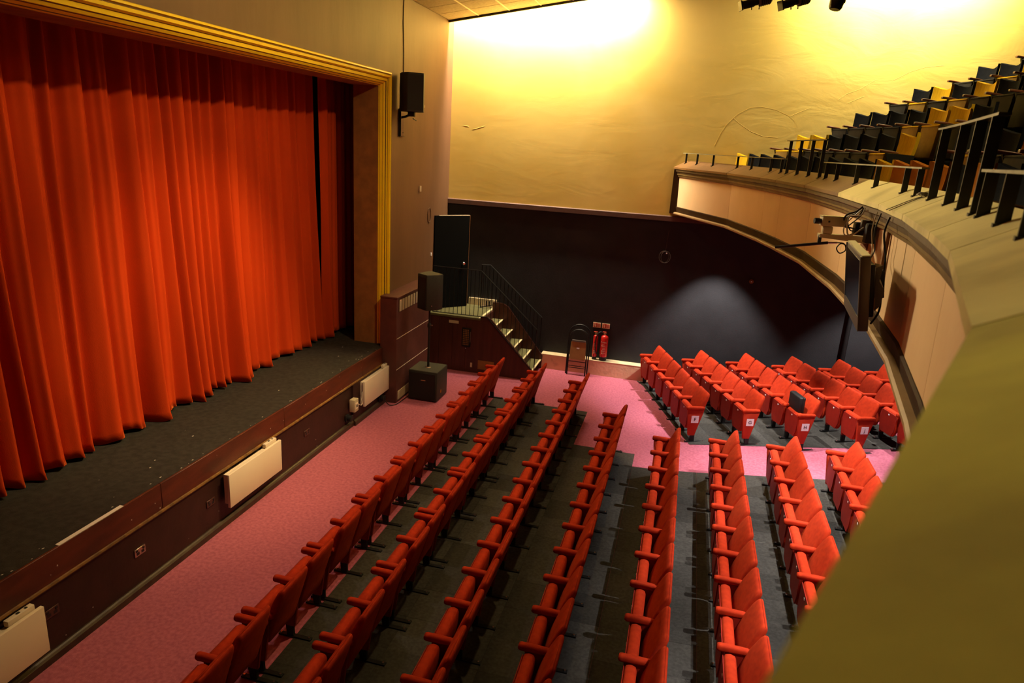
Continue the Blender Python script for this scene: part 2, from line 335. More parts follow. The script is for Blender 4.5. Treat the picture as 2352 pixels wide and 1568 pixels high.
# proscenium wall with its opening
OY0, OY1, OZ1 = 2.3, 11.50, 5.66
b = MB(); b.box(XP - 0.12, XP, OY1 + 0.03, YW, 0, 10.0); b.box(XP - 0.12, XP, YL, OY0, 0, 10.0); b.box(XP - 0.12, XP, OY0, OY1 + 0.03, OZ1 + 0.1, 10.0)
struct('wall_front', b, 'proswall')
b = MB(); b.box(-5.85, -5.38, OY1, OY1 + 0.25, 1.08, OZ1 + .3); b.box(-5.85, -5.38, OY0 - 0.25, OY0, 1.08, OZ1 + .3); b.box(-5.85, -5.38, OY0 - .25, OY1 + .25, OZ1, OZ1 + 0.3)
struct('proscenium_reveal', b, 'reveal')
# gilt frame: stepped moulding swept round the opening
prof = [(-5.205, 0.205, 0), (-5.19, 0.225, 0), (-5.175, 0.215, 0), (-5.17, 0.195, 0), (-5.195, 0.185, 1), (-5.195, 0.178, 1), (-5.18, 0.172, 0), (-5.185, 0.14, 0), (-5.215, 0.13, 0),
        (-5.225, 0.125, 1), (-5.235, 0.12, 0), (-5.245, 0.08, 0), (-5.262, 0.078, 1), (-5.265, 0.07, 0), (-5.29, 0.045, 0), (-5.305, 0.043, 1), (-5.31, 0.036, 0), (-5.345, 0.018, 0), (-5.355, 0.018, 1), (-5.36, 0.01, 0), (-5.385, 0.0, 0)]
frame = bpy.data.objects.new('proscenium_frame', None); COL.objects.link(frame); frame['kind'] = 'structure'
def moulding(name, ring_of):
    mb = MB(); A = [ring_of(p, 0) for p in prof]; B = [ring_of(p, 1) for p in prof]
    for i in range(len(prof) - 1):
        mb.cur = 1 if prof[i][2] and not prof[i + 1][2] else (1 if prof[i + 1][2] and prof[i][2] else 0)
        mb.add([A[i], A[i + 1], B[i + 1], B[i]], [(0, 1, 2, 3)])
    mb.cur = 0
    a0 = ring_of((XP, prof[0][1], 0), 0); b0 = ring_of((XP, prof[0][1], 0), 1)
    mb.add([A[0], B[0], b0, a0], [(0, 1, 2, 3)])
    return obj(name, mb, ['gilt', 'gilt_dark'], frame)
sy = 0.42  # the side moulding is shallower in Y than the header is in Z
moulding('header_moulding', lambda p, t: (p[0], (OY0 - p[1] * sy) if t == 0 else (OY1 + p[1] * sy), OZ1 + p[1]))
moulding('jamb_moulding', lambda p, t: (p[0], OY1 + p[1] * sy, 1.085 if t == 0 else OZ1 + p[1]))
moulding('jamb_moulding', lambda p, t: (p[0], OY0 - p[1] * sy, 1.085 if t == 0 else OZ1 + p[1]))
# stage box behind
b = MB(); b.box(-10.2, -10.0, YL, YW, 0, 9); b.box(-10, XP - .13, YW, YW + .2, 0, 9); b.box(-10, XP - .13, YL - .2, YL, 0, 9); b.box(-10.2, XP - .13, YL, YW, 9, 9.2)
struct('wall_stage', b, 'dark')
# stage
b = MB(); b.box(-10, -5.21, YL, YW, 0.9, 1.08); stage = struct('stage', b, 'stage')
for ya, yb in ((YL, 3.2), (3.2, 5.65), (5.65, 8.05), (8.05, 10.5), (10.5, 11.31)):
    obj('apron_board', MB().box(-5.215, -5.185, ya + 0.003, yb - 0.003, 0.775, 1.078), 'apron', stage, bevel=0.003, seg=1)
b = MB(); b.rings([[(-5.19 + 0.025 * math.cos(a), y, 0.755 + 0.022 * math.sin(a)) for a in [k * PI / 4 for k in range(8)]] for y in (YL, 11.31)])
obj('gilt_bead', b, 'bead', stage, smooth=True)
obj('riser_panel', MB().box(-5.4, -5.20, YL, 10.1, 0, 0.90), 'apron_dark', stage)
obj('riser_panel', MB().box(-5.4, -5.165, 10.1, 11.33, 0, 0.735), 'apron_dark', stage)
sk = [(-5.22, 0), (-5.155, 0), (-5.155, 0.07), (-5.17, 0.09), (-5.185, 0.10), (-5.22, 0.10)]
obj('skirting', MB().prism(sk, YL, 10.1), 'skirt', stage)
obj('skirting', MB().prism([(x + 0.035, z) for x, z in sk], 10.1, 11.3), 'skirt', stage)
for y, x, l in ((4.36, -5.23, 0),):
    o = obj('edge_tape', MB().box(-5.235, -5.19, 4.38, 5.14, 1.0785, 1.0815), 'tape', stage); o['label'] = 'white tape along the front edge of the black stage'
random.seed(3)
mk = MB()
for k in range(48):
    y = random.uniform(3.8, 11.4); x = -5.22 - abs(random.gauss(0, 0.06)) if random.random() < .8 else random.uniform(-6, -5.3)
    s = random.uniform(0.002, 0.008); mk.add([(x - s, y - s * 2, 1.0812), (x + s, y - s, 1.0812), (x + s * .6, y + s * 2, 1.0812), (x - s, y + s, 1.0812)], [(0, 1, 2, 3)])
for k in range(26):
    y = random.uniform(3.8, 11.2); z = random.choice((random.uniform(0.8, 1.05), random.uniform(.05, .3))); s = random.uniform(0.003, 0.007); x = -5.1835 if z > .5 else -5.1985
    mk.add([(x, y - s, z - s), (x, y + s, z - s * 1.6), (x, y + s, z + s), (x, y - s * .4, z + s)], [(0, 1, 2, 3)])
o = obj('paint_chip', mk, 'mark', stage); o['kind'] = 'stuff'

# ceiling: sloping slab with lay-in tiles next to the corner
YCE = 14.58
def cslab(mb, x0, x1, y0, y1, d0, d1):
    mb.hexa([(x0, y0, zc(x0) + d0), (x1, y0, zc(x1) + d0), (x1, y1, zc(x1) + d0), (x0, y1, zc(x0) + d0), (x0, y0, zc(x0) + d1), (x1, y0, zc(x1) + d1), (x1, y1, zc(x1) + d1), (x0, y1, zc(x0) + d1)])
b = MB(); cslab(b, XP, XB, YL, YCE, 0.02, 0.14); ceiling = struct('ceiling', b, 'ceil')
b = MB(); cslab(b, XP, -1.2, YCE - 0.04, YCE + 0.012, -0.045, 0.16); obj('edge_strip', b, 'ceiledge', ceiling)
for i in range(6):
    for j in range(4):
        x0 = XP + 0.64 * i; y1 = YCE - 0.05 - 0.61 * j
        b = MB(); cslab(b, x0 + 0.014, x0 + 0.626, y1 - 0.598, y1 - 0.008, -0.004, 0.0195); obj('ceiling_tile', b, 'ceil', ceiling)
for i in range(1, 7):
    x0 = XP + 0.64 * i; b = MB(); cslab(b, x0 - 0.012, x0 + 0.012, 12.0, YCE - 0.045, -0.012, 0.0195); obj('ceiling_bar', b, 'tbar', ceiling)
b = MB(); cslab(b, XP, XB, YCE + .2, YW, 0.45, 0.5); struct('cove_top', b, 'yellowwall')

# ------------------------------------------------------------------ curtains
def drape(name, y0, y1, xb, z0, z1, lam, amp0, amp1, seed, label, flare=0.0):
    random.seed(seed)
    def cuts(l):
        B = [y0]
        while B[-1] < y1: B.append(B[-1] + l * random.uniform(0.55, 1.45))
        return B, [random.uniform(0.55, 1.2) for _ in B]
    B1, A1 = cuts(lam); B2, A2 = cuts(lam * 2.1)
    fine = [(random.uniform(22, 75), random.uniform(0, 6.28), random.uniform(.3, 1)) for _ in range(7)]
    ny = int((y1 - y0) / 0.0115); nz = 24; R = []
    def make(B, A):
        out = []; k = 0
        def f(y):
            lo, hi = 0, len(B) - 2
            while lo < hi:
                m_ = (lo + hi + 1) // 2
                if B[m_] <= y: lo = m_
                else: hi = m_ - 1
            t = (y - B[lo]) / (B[lo + 1] - B[lo]); return A[lo] * math.sin(PI * min(max(t, 0), 1)) ** 1.2 * (0.6 + 0.4 * t)
        return f
    f1, f2 = make(B1, A1), make(B2, A2)
    for k in range(nz + 1):
        v = k / nz; z = z0 + (z1 - z0) * v ** 1.25
        A = amp1 + (amp0 - amp1) * v ** 0.6; row = []
        for i in range(ny + 1):
            y = y0 + (y1 - y0) * i / ny
            yy = y + 0.03 * math.sin(0.5 * z + 2.2 * y) + 0.006 * math.sin(2.1 * z + 5 * y)
            yy = min(max(yy, y0), y1 - 1e-4)
            f = f1(yy) * A + f2(yy) * A * 0.9 * (1 - v) ** 1.2
            g = sum(w_ * math.sin(q * yy + p + 0.3 * math.sin(z + p)) for q, p, w_ in fine) * 0.0065
            lift = 0.02 * math.sin(7 * y) * (1 - v) ** 6 + 0.012 * math.sin(23 * y + 1) * (1 - v) ** 6
            row.append((xb + f + g, y + flare * (1 - v) * math.sin(5 * y), z + lift + 0.02 * (1 - v) ** 6))
        R.append(row)
    mb = MB(); mb.rings(R, False, False)
    o = obj(name, mb, 'curtain', smooth=80)
    so = o.modifiers.new('thickness', 'SOLIDIFY'); so.thickness = 0.012
    return tag(o, label, 'curtain')
drape('stage_curtain', 1.9, 11.32, -6.60, 1.095, 6.9, 0.27, 0.145, 0.24, 11, 'tall pleated red velvet stage curtain hanging across the proscenium opening', 0.02)
drape('side_curtain', 11.36, 12.9, -6.46, 1.095, 6.9, 0.25, 0.07, 0.11, 5, 'darker narrow red curtain behind the right jamb of the stage')

# ------------------------------------------------------------------ things along the stage front
def heater(y0, y1, z0, z1, label, n):
    t = thing('panel_heater', label, 'heater', (0, 0, 0), 0, 'cream panel heaters on the stage front')
    obj('panel', MB().box(-5.10, -5.06, y0, y1, z0, z1), 'heater', t, bevel=0.006)
    obj('back_case', MB().box(-5.165, -5.101, y0 + 0.03, y1 - 0.03, z0 + 0.03, z1 - 0.02), 'heater', t, bevel=0.004, seg=1)
    c = obj('control_box', MB().box(-5.155, -5.102, y1 - 0.30, y1 - 0.05, z1 - 0.01, z1 + 0.045), 'heater', t, bevel=0.005)
    obj('switch', MB().box(-5.14, -5.118, y1 - 0.20, y1 - 0.17, z1 + 0.045, z1 + 0.050), 'ink', c)
    obj('switch', MB().box(-5.14, -5.118, y1 - 0.12, y1 - 0.10, z1 + 0.045, z1 + 0.050), 'ink', c)
    for yy in (y0 + .2, y1 - .35): obj('bracket', MB().box(-5.20, -5.16, yy, yy + 0.05, z0 + .06, z1 - .05), 'heater', t)
    return t
heater(2.9, 4.05, 0.24, 0.70, 'cream panel heater nearest the camera, cut by the left edge of the photo', 0)
heater(6.62, 7.76, 0.285, 0.735, 'cream panel heater at the middle of the stage front', 1)
heater(10.33, 11.48, 0.275, 0.735, 'cream panel heater beside the maroon boxed casing', 2)
def socket(y, z, label, w_=0.15, x=-5.20, mk='socket'):
    t = thing('wall_socket', label, 'socket', (x, y, z))
    obj('face_plate', MB().box(0, 0.012, -w_ / 2, w_ / 2, -0.045, 0.045), mk, t, bevel=0.003, seg=1)
    for s in (-1, 1):
        obj('switch', MB().box(0.012, 0.017, s * w_ * .3 - 0.012, s * w_ * .3 + 0.012, 0.012, 0.032), 'ink', t)
        obj('pin_slots', MB().box(0.0118, 0.0128, s * w_ * .22 - 0.02, s * w_ * .22 + 0.02, -0.028, 0.004), 'ink', t)
socket(5.29, 0.465, 'double socket with shiny top edge below the taped stage edge', mk='steel')
socket(6.43, 0.44, 'dull double socket just left of the middle heater')
socket(8.65, 0.46, 'dull double socket on the stage front right of the middle heater')
socket(4.22, 0.48, 'dull double socket right of the nearest heater')
t = thing('power_box', 'beige cable box with socket on the stage front left of the far heater', 'socket', (-5.16, 10.02, 0.42))
obj('case', MB().box(0, 0.10, -0.07, 0.07, -0.11, 0.11), 'box', t, bevel=0.006)
obj('face_plate', MB().box(0.10, 0.106, -0.05, 0.05, -0.06, 0.05), 'heater', t); obj('pin_slots', MB().box(0.106, 0.108, -0.02, 0.02, -0.03, 0.02), 'ink', t)
c = MB().cable([(-5.06, 10.09, 0.42), (-5.04, 10.15, 0.38), (-5.05, 10.2, 0.40), (-5.07, 10.23, 0.45), (-5.09, 10.28, 0.47), (-5.11, 10.32, 0.52), (-5.12, 10.36, 0.55)], 0.006, 6)
tag(obj('white_cable', c, 'heater', smooth=True), 'white cable looping from beige box to far heater', 'cable')
def plug(x, y, z, label):
    t = thing('round_plug', label, 'plug', (x, y, z))
    obj('mount', MB().box(0, 0.03, -0.06, 0.06, -0.06, 0.06), 'rubber', t, bevel=0.006); obj('barrel', MB().lathe([(0.05, 0.03), (0.055, 0.05), (0.055, 0.10), (0.045, 0.105)], 14, axis='x'), 'rubber', t, smooth=True)
    obj('clip', MB().box(0.06, 0.085, 0.05, 0.08, -0.03, 0.03), 'steel', t)
plug(-5.19, 9.9, 0.22, 'black round power connector under the beige cable box')
plug(-5.15, 11.12, 0.16, 'black round power connector under the far heater')
c = MB().cable([(-5.05, 11.12, 0.13), (-5.0, 11.15, 0.05), (-4.95, 11.2, 0.012), (-4.88, 11.3, 0.012), (-4.86, 11.6, 0.012), (-4.84, 12.0, 0.012)], 0.009, 6)
tag(obj('floor_cable', c, 'rubber', smooth=True), 'black cable on the pink carpet round the maroon casing', 'cable')

# maroon boxed casing
t = thing('boxed_casing', 'maroon boxed casing with pale top grille against the wall', 'casing', (0, 0, 0))
obj('body', MB().box(XP + 0.003, -4.92, 11.34, 13.05, 0, 2.02), 'casing', t, bevel=0.004, seg=1)
obj('lid', MB().box(XP + 0.003, -4.905, 11.33, 13.06, 2.02, 2.05), 'casing', t, bevel=0.006)
g = obj('grille', MB().box(-4.92, -4.915, 11.42, 13.0, 1.76, 1.99), 'apron_dark', t); g['label'] = 'pale louvre strip under the lid'
for k in range(12): obj('louvre', MB().box(-4.915, -4.905, 11.44 + k * 0.13, 11.44 + k * 0.13 + 0.085, 1.77, 1.98), 'box', g)
for z in (1.26, 0.66): obj('joint_strip', MB().box(-4.92, -4.914, 11.345, 13.04, z, z + 0.008), 'heater', t)
obj('base_grille', MB().box(-4.92, -4.912, 11.42, 13.0, 0.05, 0.22), 'box', t)

# loudspeakers
t = thing('subwoofer', 'large black bass speaker box on the pink carpet by the casing', 'speaker', (-4.51, 11.93, 0))
obj('cabinet', MB().box(-0.29, 0.29, -0.28, 0.30, 0.02, 0.60), 'speaker', t, bevel=0.012)
obj('lid', MB().box(-0.28, 0.28, -0.27, 0.29, 0.60, 0.606), 'speaker_top', t)
obj('front_grille', MB().box(-0.27, 0.26, -0.292, -0.28, 0.05, 0.57), 'grille', t, bevel=0.004, seg=1)
obj('name_badge', MB().box(-0.03, 0.06, -0.298, -0.292, 0.42, 0.435), 'brass', t)
obj('indicator', MB().box(0.29, 0.293, -0.07, -0.03, 0.14, 0.20), 'orange', t)
for sx in (-1, 1):
    for yy in (-.22, .24): obj('foot', MB().box(sx * .22 - .03, sx * .22 + .03, yy - .03, yy + .03, 0, .02), 'rubber', t)
obj('pole_socket', MB().lathe([(0.06, 0.606), (0.055, 0.615), (0.03, 0.62)], 14), 'steel', t)
t2 = thing('speaker_pole', 'black mounting pole rising from the bass speaker box', 'pole', (-4.51, 11.93, 0.62))
obj('lower_tube', MB().lathe([(0.022, 0.0), (0.022, 0.82)], 12), 'rubber', t2, smooth=True)
obj('upper_tube', MB().lathe([(0.017, 0.80), (0.017, 1.145)], 12), 'rubber', t2, smooth=True)
obj('clamp_collar', MB().lathe([(0.033, 0.78), (0.036, 0.80), (0.036, 0.84), (0.03, 0.86)], 12), 'rubber', t2, smooth=True); obj('clamp_knob', MB().tube([(0.03, -.02, 0.83), (0.08, -.05, 0.84)], 0.012, 6), 'steel', t2)
t = thing('stage_speaker', 'black loudspeaker standing on the pole above the bass box', 'speaker', (-4.51, 11.93, 1.77))
poly = [(-0.20, 0.17), (-0.20, 0.02), (-0.14, -0.19), (0.14, -0.19), (0.20, 0.02), (0.17, 0.17)]
b = MB(); b.rings([[(x, y, z) for x, y in poly] for z in (0.0, 0.66)]); b.xf(Matrix.Rotation(-0.55, 4, 'Z'))
obj('cabinet', b, 'speaker', t, bevel=0.01)
b = MB(); b.rings([[(x * .96, y * .96, z) for x, y in poly] for z in (0.66, 0.668)]); b.xf(Matrix.Rotation(-0.55, 4, 'Z')); obj('lid', b, 'speaker_top', t)
b = MB(); b.box(-.12, .12, -.2, -.19, .04, .62); b.xf(Matrix.Rotation(-0.55, 4, 'Z')); obj('front_grille', b, 'grille', t)
b = MB(); b.box(0.172, 0.178, -0.1, -0.085, .08, .10); b.xf(Matrix.Rotation(-0.55, 4, 'Z')); obj('badge', b, 'steel', t)

t = thing('wall_speaker', 'black loudspeaker bracketed high on the wall beside the gilt frame', 'speaker', (XP, 11.97, 4.88))
poly = [(-0.17, 0.19), (-0.19, -0.02), (-0.13, -0.20), (0.13, -0.20), (0.19, -0.02), (0.17, 0.19)]
Rm = Matrix.Translation((0.30, 0.0, 0.40)) @ Matrix.Rotation(0.62, 4, 'Z') @ Matrix.Diagonal((1.1, 1.1, 1.03, 1))
b = MB(); b.rings([[(x, y, z) for x, y in poly] for z in (0.0, 0.62)]); b.xf(Rm); obj('cabinet', b, 'speaker', t, bevel=0.01)
b = MB(); b.box(-.125, .125, -.208, -.19, .03, .59); b.xf(Rm); obj('front_grille', b, 'grille', t)
b = MB(); b.add([(0.178, -0.06, .08), (0.19, -0.03, .08), (0.19, -0.03, .12), (0.178, -.06, .12)], [(0, 1, 2, 3)]); b.xf(Rm); obj('badge', b, 'steel', t)
obj('wall_plate', MB().box(0.0, 0.012, 0.10, 0.30, -0.02, 0.40), 'casing', t, bevel=0.003, seg=1)
obj('side_flange', MB().box(0.0, 0.05, 0.09, 0.102, -0.02, 0.45), 'blackmetal', t); obj('bottom_flange', MB().box(0, 0.03, 0.10, 0.30, -0.026, -0.016), 'blackmetal', t)
obj('arm', MB().tube([(0.01, 0.18, 0.30), (0.13, 0.12, 0.32), (0.28, 0.0, 0.36)], 0.022, 8), 'blackmetal', t, smooth=True)
obj('clamp', MB().box(0.22, 0.34, -0.02, 0.06, 0.32, 0.40), 'blackmetal', t, bevel=0.006); obj('lever', MB().tube([(0.30, 0.04, 0.29), (0.33, 0.12, 0.26)], 0.010, 6), 'blackmetal', t)
for yy in (.13, .27): obj('bolt', MB().lathe([(0.012, 0.012), (0.012, 0.02)], 8, (0, yy, 0.04), 'x'), 'blackmetal', t)
c = MB().cable([(XP + 0.008, 12.22, 7.2), (XP + 0.008, 12.2, 6.8), (XP + 0.008, 12.24, 6.3), (XP + 0.01, 12.24, 5.9)], 0.007, 6)
tag(obj('speaker_cable', c, 'dark', smooth=True), 'thin dark cable running down the wall to the high loudspeaker', 'cable')
tag(obj('wall_fitting', MB().box(XP, XP + 0.03, 13.10, 13.17, 3.82, 3.93), 'box', bevel=0.004), 'small beige fitting stuck on the maroon wall', 'fitting')
tr = MB(); pts = [(XP + 0.012, 13.69 + 0.09 * math.cos(a), 3.31 + 0.15 * math.sin(a)) for a in [k * PI / 12 for k in range(25)]]; tr.tube(pts, 0.008, 6)
tag(obj('wall_ring', tr, 'proswall', smooth=True), 'faint oval ring outline on the maroon wall above the door', 'ring')
tag(obj('wall_switch', MB().box(XP, XP + 0.02, 13.83, 13.87, 2.43, 2.50), 'plate', bevel=0.003), 'tiny white fitting on the maroon wall beside the black door', 'fitting')

# ------------------------------------------------------------------ landing, stairs and door
YP = 13.68; ZT = 1.235; XR = -4.02
lnd = thing('landing_stairs', 'dark mahogany landing and stairs with olive treads by the black wall', 'stairs', (0, 0, 0))
obj('deck', MB().box(XP, XR, YP - 0.015, YW, ZT - 0.05, ZT), 'green', lnd, bevel=0.004, seg=1)
obj('deck_nosing', MB().box(XR - 0.04, XR + 0.006, YP, YW - 0.1, ZT - 0.02, ZT + 0.004), 'nosing', lnd)
for k in range(4):
    x0 = XP + (XR - XP) * k / 4; x1 = XP + (XR - XP) * (k + 1) / 4
    obj('front_panel', MB().box(x0 + 0.002, x1 - 0.002, YP, YP + 0.03, 0.0, ZT - 0.05), 'mahog', lnd)
obj('side_panel', MB().box(XR - 0.03, XR, YP + 0.03, YW, 0.0, ZT - 0.05), 'mahog', lnd)
NT = 6; run = (XR - (-2.86)) / NT
for k in range(NT - 1):
    x0 = XR + 0.02 + k * 0.232; z = ZT - (k + 1) * (ZT / NT)
    obj('tread', MB().box(x0, x0 + 0.25, YP + 0.05, YW - 0.28, z - 0.03, z), 'green', lnd)
    obj('tread_nosing', MB().box(x0 + 0.215, x0 + 0.254, YP + 0.05, YW - 0.28, z - 0.006, z + 0.004), 'nosing', lnd)
    obj('riser', MB().box(x0 - 0.01, x0 + 0.005, YP + 0.05, YW - 0.28, z, z + ZT / NT - 0.03), 'mahog', lnd)
strg = [(XR, 0.0), (-2.86, 0.0), (-2.80, 0.14), (-2.80, 0.20), (-3.78, ZT + 0.0), (-3.86, ZT + 0.03), (XR, ZT + 0.03)]
obj('stringer', MB().prism(strg, YP, YP + 0.045), 'mahog', lnd)
strg2 = [(XR, 0.0), (-2.82, 0.0), (-2.80, 0.30), (-3.66, ZT + 0.10), (-3.78, ZT + 0.16), (XR, ZT + 0.16)]
obj('stringer', MB().prism(strg2, YW - 0.28, YW - 0.235), 'mahog', lnd)
o = obj('access_panel', MB().box(-4.03, -3.67, YP - 0.012, YP, 0.10, 0.30), 'reveal', lnd); o['label'] = 'tan access panel low on the stair side'
obj('vent_strip', MB().box(-4.72, -4.50, YP - 0.008, YP, 1.06, 1.12), 'box', lnd)
obj('door_stop', MB().box(-4.20, -4.16, YP - 0.01, YP, 0.12, 0.22), 'box', lnd)
# intercom / ventilation grille
ic = thing('speaker_grille', 'black rectangular panel with rows of holes on the landing front', 'grille', (-4.31, YP, 0.78))
obj('plate', MB().box(-0.10, 0.10, -0.02, 0, -0.21, 0.21), 'blackmetal', ic, bevel=0.004, seg=1)
hb = MB()
for i in range(4):
    for j in range(9): hb.box(-0.075 + i * 0.035, -0.053 + i * 0.035, -0.022, -0.02, -0.17 + j * 0.04, -0.145 + j * 0.04)
obj('slots', hb, 'reveal', ic)['kind'] = 'stuff'
obj('edge_strip', MB().box(0.085, 0.095, -0.024, -0.02, -0.10, 0.13), 'steel', ic); obj('knob', MB().lathe([(0.016, 0.0), (0.016, 0.03), (0.01, 0.035)], 10, (0, -.04, -0.24), 'y'), 'bolt', ic, smooth=True)
# railings
def railing(name, label, y, path, lowpath, n):
    t = thing(name, label, 'railing', (0, 0, 0))
    obj('top_bar', MB().tube([(x, y, z) for x, z in path], 0.013, 6), 'blackmetal', t)
    if lowpath: obj('bottom_bar', MB().tube([(x, y, z) for x, z in lowpath], 0.010, 6), 'blackmetal', t)
    def zat(P, x):
        for (xa, za), (xb, zb) in zip(P[:-1], P[1:]):
            if xa <= x <= xb and xb > xa: return za + (zb - za) * (x - xa) / (xb - xa)
        return P[-1][1]
    x0, x1 = path[0][0], path[-1][0]
    for k in range(n):
        x = x0 + 0.01 + (x1 - x0 - 0.02) * k / (n - 1); zb = zat(lowpath, x); rad = 0.012 if k in (0, n - 1) else 0.0065
        obj('baluster', MB().tube([(x, y, zb), (x, y, zat(path, x))], rad, 5), 'blackmetal', t)
railing('stair_railing', 'thin black iron railing on the open side of landing and stairs', YP - 0.02, [(-5.1, 2.26), (-4.04, 2.26), (-2.77, 1.14)], [(-5.1, 1.27), (-3.86, 1.28), (-2.80, 0.20)], 26)
railing('stair_railing', 'thin black iron railing along the black wall side of the stairs', 14.62, [(-4.32, 2.22), (-4.12, 2.23), (-2.87, 1.17)], [(-4.32, 1.24), (-3.78, 1.40), (-2.87, 0.36)], 17)
tag(obj('landing_skirting', MB().box(-4.66, XR + 0.02, YW - 0.05, YW, ZT, ZT + 0.16), 'kerb_top'), 'cream skirting strip behind the landing beside the black door', 'skirting')
bx = thing('hinge_block', 'dark balusters bracket at the end of the landing skirting', 'bracket', (-4.2, YW - 0.12, ZT))
obj('plate', MB().box(-0.12, 0.14, -0.05, 0.05, 0.0, 0.02), 'steel', bx); obj('post', MB().box(-.02, .0, -.02, .02, .02, .14), 'blackmetal', bx); obj('post', MB().box(.05, .07, -.02, .02, .02, .14), 'blackmetal', bx)
# door (standing open from the corner, in front of the wall)
d = bpy.data.objects.new('door_1', None); COL.objects.link(d); d['kind'] = 'structure'; d.location = (-5.22, 14.0, ZT + 0.01)
ang = math.atan2(14.62 - 14.0, -4.64 + 5.22); d.rotation_euler = (0, 0, ang); Ld = math.hypot(0.58, 0.62)
obj('leaf', MB().box(0, Ld, 0.0, 0.045, 0, 2.03), 'doorp', d, bevel=0.003, seg=1)
obj('edge_strip', MB().box(Ld - 0.001, Ld + 0.005, -0.002, 0.047, 0, 2.035), 'reveal', d); obj('top_strip', MB().box(0.1, Ld, -0.002, 0.047, 2.03, 2.036), 'box', d)
obj('knob', MB().lathe([(0.018, 0.0), (0.014, -0.03), (0.032, -0.045), (0.034, -0.06), (0.022, -0.075)], 14, (Ld - 0.14, 0, 0.98), 'y'), 'bolt', d, smooth=True)

# ------------------------------------------------------------------ folding chair and extinguishers
fc = thing('folding_chair', 'folded black metal chair with brown seat leaning on the cream kerb', 'chair', (-1.99, 14.50, 0), 0)
lean = 0.10
def L3(x, z, off=0.0): return (x, off + lean * z, z)
for k, (off, w_, h) in enumerate(((0.0, 0.235, 1.12), (-0.05, 0.20, 1.02))):
    arc = [L3(-w_, 0.0, off)] + [L3(-w_, h - w_ * .9, off)] + [L3(-w_ * math.cos(a), h - w_ * .9 + w_ * .9 * math.sin(a), off) for a in [PI * j / 10 for j in range(1, 10)]] + [L3(w_, h - w_ * .9, off), L3(w_, 0.0, off)]
    obj('frame_tube', MB().tube(arc, 0.015, 7), 'blackmetal', fc, smooth=True)
b = MB(); b.rings([[L3(-0.20, 0.99, -0.015), L3(0.20, 0.99, -0.015), L3(0.13, 1.09, -0.015), L3(-0.13, 1.09, -0.015)], [L3(-0.20, 0.99, 0.01), L3(0.20, 0.99, 0.01), L3(0.13, 1.09, 0.01), L3(-0.13, 1.09, 0.01)]]); obj('back_pad', b, 'rubber', fc)
b = MB(); b.rings([[L3(x * (1.0 if z > .55 else 1.08), z, o_) for x, z in rr(0, 0.56, 0.165, 0.20, 0.03)] for o_ in (-0.085, -0.065)]); st = obj('seat', b, 'chairbrown', fc); st['label'] = 'brown hardboard seat panel'
obj('number_tag', MB().add([L3(-.03, .60, -.087), L3(.03, .60, -.087), L3(.03, .63, -.087), L3(-.03, .63, -.087)], [(0, 1, 2, 3)]), 'plate', st)
b = MB(); b.rings([[L3(x, z, o_) for x, z in rr(0, 0.775, 0.15, 0.018, 0.008)] for o_ in (-0.095, -0.06)]); obj('seat_edge', b, 'tv', st)
for z in (0.30, 0.20, 0.16): obj('stretcher', MB().tube([L3(-0.2, z, -0.03), L3(0.2, z, -0.03)], 0.009, 6), 'blackmetal', fc)
def extinguisher(x, r, h, label, hose):
    t = thing('fire_extinguisher', label, 'extinguisher', (x, YW - 0.13, 0.42 if hose else 0.40))
    obj('cylinder', MB().lathe([(r * .9, 0.0), (r, 0.02), (r, h - r * .8), (r * .85, h - r * .35), (r * .5, h - 0.01), (0.02, h)], 20), 'extred', t, smooth=True)
    obj('base_ring', MB().lathe([(r * .96, -0.07), (r * .98, 0.0), (r * .9, 0.004)], 20), 'rubber', t, smooth=True)
    obj('valve', MB().lathe([(0.02, h - .01), (0.02, h + 0.05), (0.012, h + 0.06)], 10), 'brass', t, smooth=True)
    obj('handle', MB().box(-0.05, 0.03, -0.012, 0.012, h + 0.055, h + 0.07), 'signred', t, bevel=0.003, seg=1)
    obj('gauge_collar', MB().box(-0.03, 0.03, -0.014, 0.014, h + 0.02, h + 0.045), 'brass', t, bevel=0.004)
    if hose: hp = [(-0.02, 0, h + .03), (-0.10, -.03, h + .06), (-0.17, -.05, h - .02), (-0.19, -.06, h * .6), (-0.17, -.06, h * .25), (-0.13, -.05, 0.05)]
    else: hp = [(0.02, 0, h + .03), (0.06, -.02, h + .02), (0.08, -.04, h - .1), (0.07, -.06, h - .3)]
    obj('hose', MB().cable(hp, 0.012 if hose else 0.014, 7), 'rubber', t, smooth=True)
    obj('wall_bracket', MB().box(-0.03, 0.03, r * .8, 0.13, h * .55, h * .62), 'blackmetal', t)
    lb = MB(); lr = r + 0.0015
    lb.rings([[(lr * math.sin(a), -lr * math.cos(a), z) for a in [-0.9 + 1.8 * k / 8 for k in range(9)]] for z in (h * .10, h * .74)], False, False)
    obj('label_panel', lb, 'extred', t)
    tm = MB(); lr += 0.0015
    for i, (zz, w0, w1) in enumerate([(.60, -.5, .1), (.54, -.55, .5), (.49, -.5, .5), (.42, -.2, .45), (.37, -.25, .5), (.30, -.5, .5), (.26, -.5, .3), (.20, -.5, .5), (.16, -.5, .2)]):
        tm.rings([[(lr * math.sin(a), -lr * math.cos(a), z) for a in [w0 + (w1 - w0) * k / 4 for k in range(5)]] for z in (h * zz, h * zz + 0.008)], False, False)
    obj('label_print', tm, 'signcream', t)
    if hose:
        me = text_mesh('Foam', 0.055); me.materials.append(M['signcream']); o = link('label_lettering', me, t, (0.0, -lr - 0.004, h * .70)); o.rotation_euler = (PI / 2, 0, 0)
    return t
extinguisher(-1.46, 0.085, 0.50, 'wider red fire extinguisher with a hose on the kerb ledge', True)
extinguisher(-1.655, 0.052, 0.50, 'slimmer red fire extinguisher between the folded chair and the wider one', False)
